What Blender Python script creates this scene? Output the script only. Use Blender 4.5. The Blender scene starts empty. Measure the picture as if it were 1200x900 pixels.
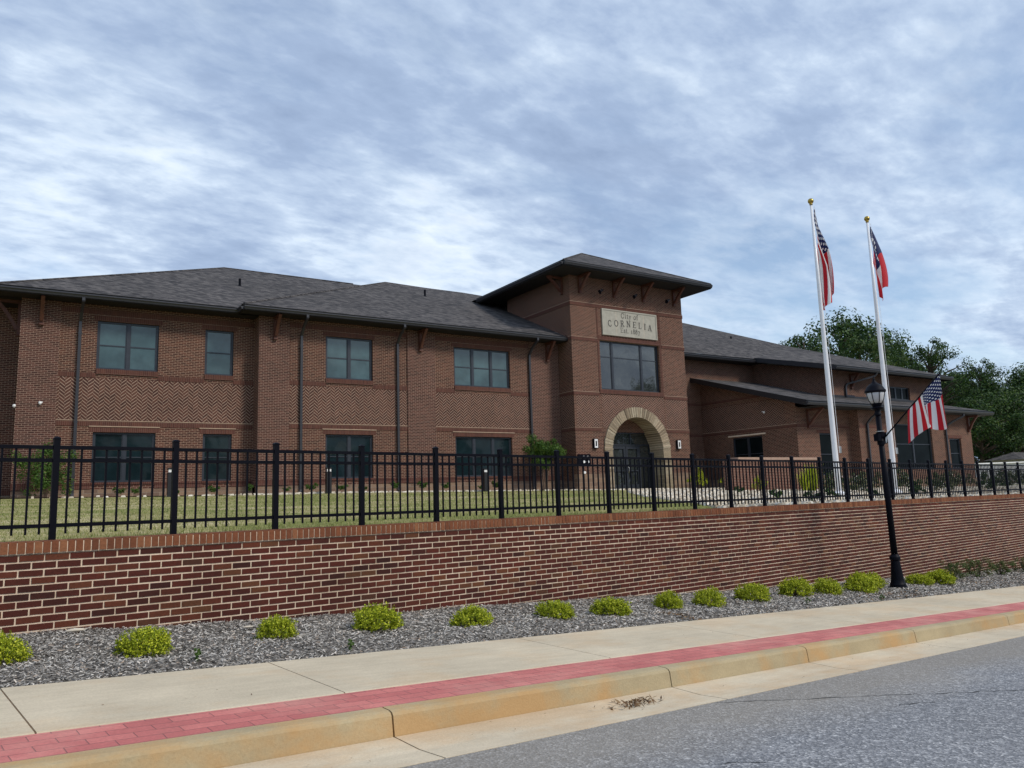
import bpy, bmesh, math, random
from mathutils import Vector, Matrix, noise
random.seed(7)
C = bpy.context.scene.collection
R = math.radians
PI = math.pi
TH = R(7.77)                      # the street and the retaining wall run at this angle to the building front
CT, ST = math.cos(TH), math.sin(TH)
OY = 8.4

def W(s, v, z=0.0):               # street frame (along, across, up) -> world
    return Vector((s*CT - v*ST, OY + s*ST + v*CT, z))
def g(s):                         # grade of the street along the wall foot
    s2 = min(max(s, -60), 60)
    return 0.00026*s2*s2 - 0.0645*s2 - 1.0775
def capz(s): return -0.268 - 0.0045*s
def lerp(a, b, t): return a + (b-a)*t
def interp(x, xs, ys):
    if x <= xs[0]: return ys[0]
    for i in range(len(xs)-1):
        if x <= xs[i+1]: return lerp(ys[i], ys[i+1], (x-xs[i])/(xs[i+1]-xs[i]))
    return ys[-1]
def zb(x): return interp(x, [0, 5, 11.5, 20, 25, 34, 50, 90], [.46, .41, .385, .28, .235, .12, -.1, -.4])
def lawn(x, y):
    s = x*CT + (y-OY)*ST
    yw = OY + .1366*x + .45
    t = min(max((y-yw)/max(31.2-yw, 4), 0), 1)
    return lerp(capz(s)-.06, zb(x), t) + .012*noise.noise((x*.35, y*.35, 0))*(1 if t < 1 else 0)

# ------------------------------------------------------------------ materials
def newmat(name):
    m = bpy.data.materials.new(name); m.use_nodes = True
    nt = m.node_tree
    return m, nt, nt.nodes['Principled BSDF']
def N(nt, t, **kw):
    n = nt.nodes.new(t)
    for k, v in kw.items():
        if k in n.inputs.keys(): n.inputs[k].default_value = v
        else: setattr(n, k, v)
    return n
def math_(nt, op, a, b=None, c=None):
    n = nt.nodes.new('ShaderNodeMath'); n.operation = op
    for i, v in enumerate((a, b, c)):
        if v is None: continue
        if isinstance(v, (int, float)): n.inputs[i].default_value = v
        else: nt.links.new(v, n.inputs[i])
    return n.outputs[0]
def mixc(nt, fac, a, b, mode='MIX'):
    n = nt.nodes.new('ShaderNodeMix'); n.data_type = 'RGBA'; n.blend_type = mode
    if isinstance(fac, (int, float)): n.inputs[0].default_value = fac
    else: nt.links.new(fac, n.inputs[0])
    for i, v in ((6, a), (7, b)):
        if isinstance(v, tuple): n.inputs[i].default_value = (*v, 1)
        else: nt.links.new(v, n.inputs[i])
    return n.outputs[2]
def ramp(nt, fac, stops):
    n = nt.nodes.new('ShaderNodeValToRGB'); e = n.color_ramp.elements
    while len(e) < len(stops): e.new(.5)
    for i, (p, c) in enumerate(stops):
        e[i].position = p; e[i].color = (*c, 1) if isinstance(c, tuple) else (c, c, c, 1)
    nt.links.new(fac, n.inputs[0]); return n.outputs[0]
def coords(nt, scale=(1, 1, 1), src='Object'):
    tc = nt.nodes.new('ShaderNodeTexCoord'); mp = nt.nodes.new('ShaderNodeMapping')
    mp.inputs['Scale'].default_value = scale; nt.links.new(tc.outputs[src], mp.inputs[0]); return mp.outputs[0]
def noise_(nt, vec, scale, detail=3, rough=.55, out=0):
    n = N(nt, 'ShaderNodeTexNoise'); n.inputs['Scale'].default_value = scale
    n.inputs['Detail'].default_value = detail; n.inputs['Roughness'].default_value = rough
    nt.links.new(vec, n.inputs['Vector']); return n.outputs[out]
def bump(nt, bs, h, dist, strength=1):
    b = nt.nodes.new('ShaderNodeBump'); b.inputs['Distance'].default_value = dist; b.inputs['Strength'].default_value = strength
    nt.links.new(h, b.inputs['Height']); nt.links.new(b.outputs[0], bs.inputs['Normal'])
def simple(name, col, rough=.6, metal=0.0, var=.12, scale=8, spec=.5, bmp=0):
    m, nt, bs = newmat(name)
    n = noise_(nt, coords(nt), scale, 4)
    c2 = tuple(min(1, c*(1+var)) for c in col); c1 = tuple(c*(1-var) for c in col)
    nt.links.new(ramp(nt, n, [(.3, c1), (.7, c2)]), bs.inputs['Base Color'])
    bs.inputs['Roughness'].default_value = rough; bs.inputs['Metallic'].default_value = metal
    bs.inputs['Specular IOR Level'].default_value = spec
    if bmp: bump(nt, bs, noise_(nt, coords(nt), scale*6, 4), bmp)
    return m
def wallvec(nt):                   # (x+y, z): runs along any axis-aligned wall
    tc = nt.nodes.new('ShaderNodeTexCoord'); sp = nt.nodes.new('ShaderNodeSeparateXYZ'); nt.links.new(tc.outputs['Object'], sp.inputs[0])
    u = math_(nt, 'ADD', sp.outputs[0], sp.outputs[1])
    cb = nt.nodes.new('ShaderNodeCombineXYZ'); nt.links.new(u, cb.inputs[0]); nt.links.new(sp.outputs[2], cb.inputs[1])
    return cb.outputs[0], u, sp.outputs[2], tc.outputs['Object']
BR1, BR2, MORT = (.110, .041, .028), (.042, .017, .014), (.35, .24, .175)
def brickmat(name, bw=.203, bh=.0677, off=.5, c1=BR1, c2=BR2, mo=MORT, ms=.0078):
    m, nt, bs = newmat(name)
    vec, u, z, obj = wallvec(nt)
    b = nt.nodes.new('ShaderNodeTexBrick'); b.offset = off
    for k, v in (('Scale', 1), ('Mortar Size', ms), ('Mortar Smooth', .1), ('Brick Width', bw), ('Row Height', bh), ('Bias', -.1)):
        b.inputs[k].default_value = v
    b.inputs['Color1'].default_value = (*c1, 1); b.inputs['Color2'].default_value = (*c2, 1); b.inputs['Mortar'].default_value = (*mo, 1)
    nt.links.new(vec, b.inputs['Vector'])
    big = noise_(nt, obj, .55, 4); fine = noise_(nt, obj, 30, 3)
    c = mixc(nt, .55, b.outputs['Color'], ramp(nt, big, [(.3, (.72, .70, .70)), (.7, (1.12, 1.1, 1.08))]), 'MULTIPLY')
    c = mixc(nt, .5, c, ramp(nt, fine, [(.25, .6), (.75, 1.3)]), 'MULTIPLY')
    nt.links.new(c, bs.inputs['Base Color']); bs.inputs['Roughness'].default_value = .88; bs.inputs['Specular IOR Level'].default_value = .25
    inv = math_(nt, 'SUBTRACT', 1.0, b.outputs['Fac']); bump(nt, bs, inv, .006, .6)
    return m
M = {}
M['brick'] = brickmat('running_bond_brick')
M['pier'] = brickmat('pier_brick', c1=(.108, .043, .033), c2=(.046, .020, .017), mo=(.32, .22, .17))
M['soldier'] = brickmat('soldier_brick', .0677, .203, 0.0, (.115, .045, .033), (.080, .032, .026), (.22, .145, .11), .004)
M['stone'] = brickmat('base_stone', .46, .2, .45, (.27, .185, .125), (.17, .115, .085), (.30, .25, .2), .008)
def herringmat():
    m, nt, bs = newmat('herringbone_brick')
    vec, u, z, obj = wallvec(nt)
    PW = .185
    a = math_(nt, 'PINGPONG', u, PW)
    v2 = math_(nt, 'ADD', math_(nt, 'DIVIDE', math_(nt, 'ADD', z, math_(nt, 'MULTIPLY', a, .85)), .130), math_(nt, 'MULTIPLY', math_(nt, 'FLOOR', math_(nt, 'DIVIDE', u, PW)), .5))
    f = math_(nt, 'FRACT', v2)
    mort = math_(nt, 'LESS_THAN', f, .30)
    edge = math_(nt, 'LESS_THAN', math_(nt, 'MINIMUM', a, math_(nt, 'SUBTRACT', PW, a)), .010)
    wn = nt.nodes.new('ShaderNodeTexWhiteNoise'); wn.noise_dimensions = '2D'
    cb = nt.nodes.new('ShaderNodeCombineXYZ'); nt.links.new(math_(nt, 'FLOOR', v2), cb.inputs[0])
    nt.links.new(math_(nt, 'FLOOR', math_(nt, 'DIVIDE', u, PW)), cb.inputs[1]); nt.links.new(cb.outputs[0], wn.inputs['Vector'])
    c = mixc(nt, wn.outputs[0], (.062, .027, .022), (.115, .048, .035))
    c = mixc(nt, mort, c, (.32, .225, .17))
    c = mixc(nt, .5, c, ramp(nt, noise_(nt, obj, 25, 3), [(.25, .6), (.75, 1.3)]), 'MULTIPLY')
    c = mixc(nt, .4, c, ramp(nt, noise_(nt, obj, .7, 3), [(.3, .7), (.7, 1.15)]), 'MULTIPLY')
    nt.links.new(c, bs.inputs['Base Color']); bs.inputs['Roughness'].default_value = .9; bs.inputs['Specular IOR Level'].default_value = .25
    bump(nt, bs, math_(nt, 'SUBTRACT', 1.0, mort), .01, .6)
    return m
M['herring'] = herringmat()
def shinglemat():
    m, nt, bs = newmat('asphalt_shingles')
    vec, u, z, obj = wallvec(nt)
    b = nt.nodes.new('ShaderNodeTexBrick'); b.offset = .37; b.squash = .7; b.squash_frequency = 3
    for k, v in (('Scale', 1), ('Mortar Size', .004), ('Mortar Smooth', .2), ('Brick Width', .24), ('Row Height', .062), ('Bias', 0)): b.inputs[k].default_value = v
    b.inputs['Color1'].default_value = (.125, .115, .112, 1); b.inputs['Color2'].default_value = (.030, .029, .032, 1); b.inputs['Mortar'].default_value = (.026, .026, .028, 1)
    nt.links.new(vec, b.inputs['Vector'])
    c = mixc(nt, .7, b.outputs['Color'], ramp(nt, noise_(nt, obj, 6, 5, .7), [(.3, .65), (.7, 1.35)]), 'MULTIPLY')
    c = mixc(nt, .6, c, ramp(nt, noise_(nt, obj, .3, 3), [(.3, .8), (.7, 1.15)]), 'MULTIPLY')
    nt.links.new(c, bs.inputs['Base Color']); bs.inputs['Roughness'].default_value = .95; bs.inputs['Specular IOR Level'].default_value = .2
    bump(nt, bs, b.outputs['Fac'], .01, .5)
    return m
M['shingle'] = shinglemat()
M['trim'] = simple('dark_bronze_trim', (.016, .016, .019), .45, .2)
M['gutter'] = simple('gutter_metal', (.038, .039, .046), .4, .3)
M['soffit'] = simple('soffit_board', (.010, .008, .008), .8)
M['timber'] = simple('stained_timber', (.085, .026, .014), .6, var=.35, scale=14)
M['frame'] = simple('window_frame_metal', (.028, .034, .046), .4, .2)
M['limestone'] = simple('limestone', (.36, .345, .295), .85, var=.12, scale=5, bmp=.004)
M['letter'] = simple('engraved_letter', (.07, .065, .06), .8)
M['blackmetal'] = simple('black_metal', (.0025, .003, .007), .5, 0, spec=.10)
M['ledge'] = simple('projecting_brick_edge', (.40, .29, .21), .9)
M['whitemetal'] = simple('white_painted_metal', (.78, .78, .78), .35)
M['silver'] = simple('brushed_silver', (.6, .6, .6), .3, .9)
M['gold'] = simple('gold_anodised', (.42, .30, .07), .35, .8)
M['pole'] = simple('white_pole', (.74, .75, .78), .3, .0, var=.04)
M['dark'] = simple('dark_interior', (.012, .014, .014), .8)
def voussoir():
    m, nt, bs = newmat('arch_stone')
    ge = nt.nodes.new('ShaderNodeNewGeometry')
    c = ramp(nt, ge.outputs['Random Per Island'], [(0, (.17, .13, .085)), (.35, (.33, .265, .18)), (.7, (.25, .20, .135)), (1, (.40, .34, .245))])
    c = mixc(nt, .5, c, ramp(nt, noise_(nt, coords(nt), 9, 5, .7), [(.3, .6), (.7, 1.25)]), 'MULTIPLY')
    nt.links.new(c, bs.inputs['Base Color']); bs.inputs['Roughness'].default_value = .9
    bump(nt, bs, noise_(nt, coords(nt), 16, 5), .02); return m
M['voussoir'] = voussoir()
def glassmat(name, col, rough=.03, spec=.5, coat=.35):
    m, nt, bs = newmat(name)
    n = noise_(nt, coords(nt), 1.3, 3)
    nt.links.new(ramp(nt, n, [(.35, tuple(c*.75 for c in col)), (.65, tuple(c*1.25 for c in col))]), bs.inputs['Base Color'])
    bs.inputs['Roughness'].default_value = rough; bs.inputs['Specular IOR Level'].default_value = spec
    bs.inputs['IOR'].default_value = 1.52; bs.inputs['Coat Weight'].default_value = coat; bs.inputs['Coat Roughness'].default_value = rough
    bump(nt, bs, noise_(nt, coords(nt), .7, 2), .012)
    return m
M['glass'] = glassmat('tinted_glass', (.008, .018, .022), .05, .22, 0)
M['glassdark'] = glassmat('shaded_glass', (.005, .008, .009), .12, .03, 0)  # porch and eave shade put into the glass: darker colour, hardly any reflection
M['glassblind'] = glassmat('glass_with_blinds', (.045, .085, .092), .06)
M['glassclear'] = glassmat('clear_glass', (.030, .035, .035), .02, .9)
# island-coloured things
def islandmat(name, stops, rough=.8, nscale=25, nmix=.4, trans=0.0, bmp=0, spec=.3, wear=False):
    m, nt, bs = newmat(name)
    ge = nt.nodes.new('ShaderNodeNewGeometry')
    c = ramp(nt, ge.outputs['Random Per Island'], stops)
    if nmix: c = mixc(nt, nmix, c, ramp(nt, noise_(nt, coords(nt), nscale, 4), [(.25, .55), (.75, 1.4)]), 'MULTIPLY')
    if wear:
        c = mixc(nt, .8, c, ramp(nt, noise_(nt, coords(nt, (.8, 1, 1.6)), .9, 6, .65), [(.30, (.62, .60, .58)), (.55, (1.0, 1.0, 1.0)), (.78, (1.45, 1.30, 1.15))]), 'MULTIPLY')
        c = mixc(nt, ramp(nt, noise_(nt, coords(nt, (1.5, 1, 1)), 3.1, 6, .7), [(.66, 0.0), (.80, .30)]), c, (.45, .38, .32))
    nt.links.new(c, bs.inputs['Base Color']); bs.inputs['Roughness'].default_value = rough; bs.inputs['Specular IOR Level'].default_value = spec
    if bmp: bump(nt, bs, noise_(nt, coords(nt), nscale*2, 4), bmp)
    if trans:
        tr = nt.nodes.new('ShaderNodeBsdfTranslucent'); nt.links.new(c, tr.inputs[0])
        mx = nt.nodes.new('ShaderNodeMixShader'); mx.inputs[0].default_value = trans
        nt.links.new(bs.outputs[0], mx.inputs[1]); nt.links.new(tr.outputs[0], mx.inputs[2])
        nt.links.new(mx.outputs[0], nt.nodes['Material Output'].inputs[0])
    return m
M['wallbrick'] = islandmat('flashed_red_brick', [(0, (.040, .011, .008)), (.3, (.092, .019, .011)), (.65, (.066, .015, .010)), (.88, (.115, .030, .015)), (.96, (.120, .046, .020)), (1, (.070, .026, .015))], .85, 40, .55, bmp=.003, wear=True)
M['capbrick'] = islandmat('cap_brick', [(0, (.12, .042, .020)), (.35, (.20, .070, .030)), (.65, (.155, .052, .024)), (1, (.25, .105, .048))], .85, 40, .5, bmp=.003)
def mortarmat():
    m, nt, bs = newmat('mortar'); o = coords(nt)
    c = ramp(nt, noise_(nt, o, 14, 4), [(.3, (.62, .49, .37)), (.7, (.80, .65, .50))])
    c = mixc(nt, .8, c, ramp(nt, noise_(nt, coords(nt, (.8, 1, 1.6)), .9, 6, .65), [(.30, (.66, .60, .54)), (.55, (1.0, 1.0, 1.0)), (.75, (1.06, 1.05, 1.04))]), 'MULTIPLY')
    nt.links.new(c, bs.inputs['Base Color']); bs.inputs['Roughness'].default_value = .95; bump(nt, bs, noise_(nt, o, 60, 4), .002); return m
M['mortar'] = mortarmat()
M['chip'] = islandmat('weathered_mulch', [(0, (.11, .10, .09)), (.3, (.26, .245, .22)), (.6, (.42, .395, .36)), (.85, (.60, .56, .51)), (.95, (.28, .19, .125)), (1, (.78, .74, .66))], .9, 60, .3)
M['gold_leaf'] = islandmat('golden_foliage', [(0, (.12, .17, .008)), (.4, (.30, .36, .014)), (.75, (.50, .56, .03)), (1, (.74, .74, .08))], .6, 20, .3, .3)
M['leaf'] = islandmat('green_foliage', [(0, (.012, .032, .009)), (.4, (.028, .066, .016)), (.8, (.055, .11, .022)), (1, (.11, .17, .03))], .6, .6, .5, .3)
M['leaf_light'] = islandmat('light_green_foliage', [(0, (.03, .07, .012)), (.5, (.06, .13, .02)), (1, (.12, .20, .03))], .6, 2, .4, .3)
M['leaf_sage'] = islandmat('brownish_green_foliage', [(0, (.05, .10, .022)), (.5, (.09, .16, .04)), (.85, (.15, .13, .055)), (1, (.24, .13, .09))], .7, 8, .4, .25)
M['flowerleaf'] = islandmat('rose_foliage', [(0, (.03, .06, .02)), (.5, (.075, .10, .04)), (.9, (.16, .16, .07)), (.97, (.75, .72, .68)), (1, (.65, .35, .35))], .7, 8, .3, .25)
M['bark'] = simple('bark', (.10, .07, .05), .9, var=.4, scale=10, bmp=.01)
M['twig'] = simple('twig', (.07, .045, .03), .9)
M['pebble'] = islandmat('cream_pebble', [(0, (.30, .25, .19)), (.4, (.52, .46, .37)), (.8, (.64, .59, .50)), (1, (.75, .72, .66))], .9, 30, .3)
M['litter'] = islandmat('dry_leaf_litter', [(0, (.06, .035, .02)), (.5, (.16, .09, .045)), (1, (.28, .19, .10))], .9, 30, .3)

def concretemat(name, c, stain=0.0, jit=.14):
    m, nt, bs = newmat(name)
    o = coords(nt)
    big = noise_(nt, o, .9, 5, .6); fine = noise_(nt, o, 60, 3, .7)
    streak = noise_(nt, coords(nt, (3.0, 14, 8)), 1.0, 4)
    col = ramp(nt, big, [(.28, tuple(x*(1-jit) for x in c)), (.72, tuple(x*(1+jit) for x in c))])
    col = mixc(nt, .5, col, ramp(nt, fine, [(.25, .78), (.75, 1.2)]), 'MULTIPLY')
    col = mixc(nt, .35, col, ramp(nt, streak, [(.3, .8), (.7, 1.15)]), 'MULTIPLY')
    dots = nt.nodes.new('ShaderNodeTexVoronoi'); dots.inputs['Scale'].default_value = 9; nt.links.new(o, dots.inputs['Vector'])
    col = mixc(nt, ramp(nt, dots.outputs['Distance'], [(.02, .55), (.05, 0.0)]), col, (.12, .09, .06))
    if stain:
        sn = noise_(nt, coords(nt, (1.0, 1.6, 1.4)), .95, 5, .65)
        col = mixc(nt, ramp(nt, sn, [(.47, 0.0), (.62, stain)]), col, (.50, .255, .075))
    nt.links.new(col, bs.inputs['Base Color']); bs.inputs['Roughness'].default_value = .9; bs.inputs['Specular IOR Level'].default_value = .25
    bump(nt, bs, fine, .003); return m
M['walk'] = concretemat('broomed_concrete', (.53, .455, .335), .18)
M['curb'] = concretemat('curb_concrete', (.385, .315, .195), .50)
M['pan'] = concretemat('gutter_concrete', (.56, .48, .355), .28)
M['joint'] = simple('joint_dirt', (.42, .22, .11), .95, var=.4, scale=20)
def pavermat():
    m, nt, bs = newmat('stamped_red_paving')
    o = coords(nt)
    b = nt.nodes.new('ShaderNodeTexBrick'); b.offset = .5
    dist = noise_(nt, o, 5, 2, out=1)
    vadd = nt.nodes.new('ShaderNodeVectorMath'); vadd.operation = 'MULTIPLY_ADD'
    nt.links.new(dist, vadd.inputs[0]); vadd.inputs[1].default_value = (.016, .010, 0); nt.links.new(o, vadd.inputs[2])
    for k, v in (('Scale', 1), ('Mortar Size', .0035), ('Mortar Smooth', .6), ('Brick Width', .23), ('Row Height', .1), ('Bias', 0)): b.inputs[k].default_value = v
    b.inputs['Color1'].default_value = (.56, .175, .155, 1); b.inputs['Color2'].default_value = (.45, .125, .115, 1); b.inputs['Mortar'].default_value = (.26, .10, .095, 1)
    nt.links.new(vadd.outputs[0], b.inputs['Vector'])
    c = mixc(nt, .6, b.outputs['Color'], ramp(nt, noise_(nt, o, 2.2, 5), [(.3, .8), (.7, 1.15)]), 'MULTIPLY')
    c = mixc(nt, .6, c, ramp(nt, noise_(nt, o, 55, 3), [(.25, .75), (.75, 1.2)]), 'MULTIPLY')
    c = mixc(nt, ramp(nt, noise_(nt, o, 1.1, 5, .65), [(.45, 0.0), (.72, .45)]), c, (.58, .38, .30))
    c = mixc(nt, ramp(nt, noise_(nt, coords(nt, (1, 4, 1)), 6, 5, .7), [(.55, 0.0), (.75, .35)]), c, (.36, .17, .14))
    nt.links.new(c, bs.inputs['Base Color']); bs.inputs['Roughness'].default_value = .85
    bump(nt, bs, math_(nt, 'SUBTRACT', 1.0, b.outputs['Fac']), .006, .7); return m
M['paver'] = pavermat()
def asphaltmat():
    m, nt, bs = newmat('worn_asphalt')
    o = coords(nt)
    v = nt.nodes.new('ShaderNodeTexVoronoi'); v.inputs['Scale'].default_value = 75; nt.links.new(o, v.inputs['Vector'])
    v2 = nt.nodes.new('ShaderNodeTexVoronoi'); v2.inputs['Scale'].default_value = 34; nt.links.new(o, v2.inputs['Vector'])
    sep = nt.nodes.new('ShaderNodeSeparateColor'); nt.links.new(v.outputs['Color'], sep.inputs[0])
    sep2 = nt.nodes.new('ShaderNodeSeparateColor'); nt.links.new(v2.outputs['Color'], sep2.inputs[0])
    c = ramp(nt, sep.outputs[0], [(0, (.09, .094, .103)), (.55, (.20, .205, .22)), (.85, (.33, .335, .35)), (1, (.66, .66, .66))])
    c2 = ramp(nt, sep2.outputs[0], [(0, (.10, .105, .115)), (.8, (.21, .215, .23)), (1, (.48, .48, .48))])
    c = mixc(nt, .4, c, c2)
    c = mixc(nt, .6, c, ramp(nt, noise_(nt, o, .5, 5), [(.3, .8), (.7, 1.15)]), 'MULTIPLY')
    c = mixc(nt, .5, c, ramp(nt, noise_(nt, coords(nt, (.12, 1.1, 1)), 1.3, 4), [(.3, .78), (.7, 1.18)]), 'MULTIPLY')
    # sandy grit washed against the gutter
    sp = nt.nodes.new('ShaderNodeSeparateXYZ'); tc = nt.nodes.new('ShaderNodeTexCoord'); nt.links.new(tc.outputs['Object'], sp.inputs[0])
    d = math_(nt, 'ADD', sp.outputs[1], math_(nt, 'MULTIPLY', noise_(nt, o, 1.2, 4), .7))
    c = mixc(nt, ramp(nt, math_(nt, 'ADD', math_(nt, 'MULTIPLY', d, 1.0), 5.6), [(.35, 0.0), (.95, .55)]), c, (.27, .235, .185))
    nt.links.new(c, bs.inputs['Base Color']); bs.inputs['Roughness'].default_value = .85
    bump(nt, bs, v.outputs['Distance'], .006, .8); return m
M['asphalt'] = asphaltmat()
def lawnmat():
    m, nt, bs = newmat('mown_lawn')
    o = coords(nt)
    a = noise_(nt, coords(nt, (.35, 1.1, 1)), .6, 6, .65); f = noise_(nt, coords(nt, (1, .35, 1)), 22, 4, .75); mid = noise_(nt, coords(nt, (.5, 1.6, 1)), 2.6, 5, .7)
    c = ramp(nt, a, [(.32, (.15, .19, .05)), (.46, (.25, .255, .09)), (.55, (.38, .335, .165)), (.66, (.50, .43, .26))])
    c = mixc(nt, .75, c, ramp(nt, mid, [(.3, .62), (.7, 1.35)]), 'MULTIPLY')
    c = mixc(nt, .7, c, ramp(nt, f, [(.25, .5), (.75, 1.5)]), 'MULTIPLY')
    nt.links.new(c, bs.inputs['Base Color']); bs.inputs['Roughness'].default_value = .95; bs.inputs['Specular IOR Level'].default_value = .1
    bump(nt, bs, f, .05, .8); return m
M['lawn'] = lawnmat()
M['blade'] = islandmat('grass_blades', [(0, (.10, .14, .03)), (.4, (.22, .25, .06)), (.7, (.34, .32, .13)), (1, (.50, .43, .25))], .8, 1, .3, .3)
def speckmat(name, stops, scale, sc2=1.0, bmp=.02):
    m, nt, bs = newmat(name); o = coords(nt)
    v = nt.nodes.new('ShaderNodeTexVoronoi'); v.inputs['Scale'].default_value = scale; nt.links.new(o, v.inputs['Vector'])
    sep = nt.nodes.new('ShaderNodeSeparateColor'); nt.links.new(v.outputs['Color'], sep.inputs[0])
    c = ramp(nt, sep.outputs[0], stops)
    c = mixc(nt, .6, c, ramp(nt, noise_(nt, o, sc2, 5), [(.3, .7), (.7, 1.2)]), 'MULTIPLY')
    nt.links.new(c, bs.inputs['Base Color']); bs.inputs['Roughness'].default_value = .95; bs.inputs['Specular IOR Level'].default_value = .2
    bump(nt, bs, v.outputs['Distance'], bmp); return m
M['gravel'] = speckmat('cream_gravel', [(0, (.42, .36, .27)), (.5, (.66, .60, .48)), (1, (.86, .82, .73))], 14)
M['mulch'] = speckmat('mulch_ground', [(0, (.06, .052, .046)), (.5, (.16, .146, .13)), (1, (.32, .295, .265))], 45)
M['bark_mulch'] = speckmat('brown_bark_mulch', [(0, (.12, .065, .04)), (.5, (.24, .14, .09)), (1, (.36, .24, .16))], 9)
M['earth'] = speckmat('rough_grass_ground', [(0, (.05, .07, .025)), (.5, (.09, .10, .04)), (1, (.15, .14, .07))], 3)

# ------------------------------------------------------------------ geometry helpers
class MB:
    def __init__(s): s.v = []; s.f = []; s.m = []
    def face(s, pts, mi=0):
        i = len(s.v); s.v += [tuple(p) for p in pts]; s.f.append(tuple(range(i, i+len(pts)))); s.m.append(mi)
    def hexa(s, p, mi=0):          # p: 8 points, bottom 0-3 CCW then top 4-7
        i = len(s.v); s.v += [tuple(q) for q in p]
        for f in ((3, 2, 1, 0), (4, 5, 6, 7), (0, 1, 5, 4), (1, 2, 6, 5), (2, 3, 7, 6), (3, 0, 4, 7)):
            s.f.append(tuple(i+k for k in f)); s.m.append(mi)
    def box(s, x0, x1, y0, y1, z0, z1, mi=0):
        s.hexa([(x0, y0, z0), (x1, y0, z0), (x1, y1, z0), (x0, y1, z0), (x0, y0, z1), (x1, y0, z1), (x1, y1, z1), (x0, y1, z1)], mi)
    def bar(s, a, b, w, d=None, up=(0, 0, 1), mi=0):
        a, b = Vector(a), Vector(b); d = w if d is None else d
        t = (b-a).normalized(); x = t.cross(Vector(up))
        if x.length < 1e-4: x = t.cross(Vector((1, 0, 0)))
        x.normalize(); y = x.cross(t)
        q = [(-w/2, -d/2), (w/2, -d/2), (w/2, d/2), (-w/2, d/2)]
        s.hexa([a+x*p+y*r for p, r in q]+[b+x*p+y*r for p, r in q], mi)
    def tube(s, pts, rad, n=12, mi=0, cap=True):
        pts = [Vector(p) for p in pts]; rad = rad if isinstance(rad, (list, tuple)) else [rad]*len(pts)
        base = len(s.v); px = None
        for k, p in enumerate(pts):
            t = (pts[min(k+1, len(pts)-1)]-pts[max(k-1, 0)]).normalized()
            if px is None:
                px = t.cross(Vector((0, 0, 1)))
                if px.length < 1e-3: px = Vector((1, 0, 0))
            px = (px - t*px.dot(t)).normalized(); py = t.cross(px)
            for j in range(n):
                a = 2*PI*j/n; s.v.append(tuple(p+(px*math.cos(a)+py*math.sin(a))*rad[k]))
        for k in range(len(pts)-1):
            for j in range(n):
                s.f.append((base+k*n+j, base+k*n+(j+1) % n, base+(k+1)*n+(j+1) % n, base+(k+1)*n+j)); s.m.append(mi)
        if cap:
            s.f.append(tuple(base+j for j in reversed(range(n)))); s.m.append(mi)
            s.f.append(tuple(base+(len(pts)-1)*n+j for j in range(n))); s.m.append(mi)
    def lathe(s, prof, c=(0, 0, 0), n=20, mi=0):   # prof: (r, z)
        s.tube([(c[0], c[1], c[2]+z+k*1e-6) for k, (r, z) in enumerate(prof)], [r for r, z in prof], n, mi)
    def build(s, name, mat, parent=None, smooth=False, loc=None):
        me = bpy.data.meshes.new(name); me.from_pydata(s.v, [], s.f); 
        for mm in (mat if isinstance(mat, (list, tuple)) else [mat]): me.materials.append(mm)
        if any(s.m): me.polygons.foreach_set('material_index', s.m)
        if smooth: me.polygons.foreach_set('use_smooth', [True]*len(s.f))
        me.update()
        o = bpy.data.objects.new(name, me); C.objects.link(o)
        if loc is not None: o.location = loc
        if parent is not None:
            o.parent = parent
        return o
def smooth_angle(o, ang=40):
    me = o.data; me.polygons.foreach_set('use_smooth', [True]*len(me.polygons)); me.set_sharp_from_angle(angle=R(ang)) if hasattr(me, 'set_sharp_from_angle') else None
def empty(name, loc=(0, 0, 0), rz=0.0):
    o = bpy.data.objects.new(name, None); C.objects.link(o); o.location = loc; o.rotation_euler = (0, 0, rz); o.empty_display_size = .2; return o
def tag(o, label=None, cat=None, group=None, kind=None):
    if label: o['label'] = label
    if cat: o['category'] = cat
    if group: o['group'] = group
    if kind: o['kind'] = kind
    return o
def copy_tree(o, parent=None):
    c = o.copy(); C.objects.link(c); c.parent = parent
    for ch in list(o.children): copy_tree(ch, c)
    return c
STREET = dict(location=(0, OY, 0), rotation_euler=(0, 0, TH))
def street(o): o.location = (0, OY, 0); o.rotation_euler = (0, 0, TH); return o

# ------------------------------------------------------------------ street and ground (built in the street frame)
def srange(a, b, st):
    n = max(1, int(round((b-a)/st))); return [a+(b-a)*i/n for i in range(n+1)]
SX = -25, 75
CS = .02
def zs(s, v): return g(s) + CS*v
def strip(name, v0, v1, mat, dz=0.0, s0=SX[0], s1=SX[1], st=1.0, kind='structure', label=None, nv=1):
    mb = MB(); ss = srange(s0, s1, st)
    for a, b in zip(ss[:-1], ss[1:]):
        for k in range(nv):
            va, vb = lerp(v0, v1, k/nv), lerp(v0, v1, (k+1)/nv)
            mb.face([(a, va, zs(a, va)+dz), (b, va, zs(b, va)+dz), (b, vb, zs(b, vb)+dz), (a, vb, zs(a, vb)+dz)])
    o = street(mb.build(name, mat)); tag(o, label, kind=kind); return o
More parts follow.
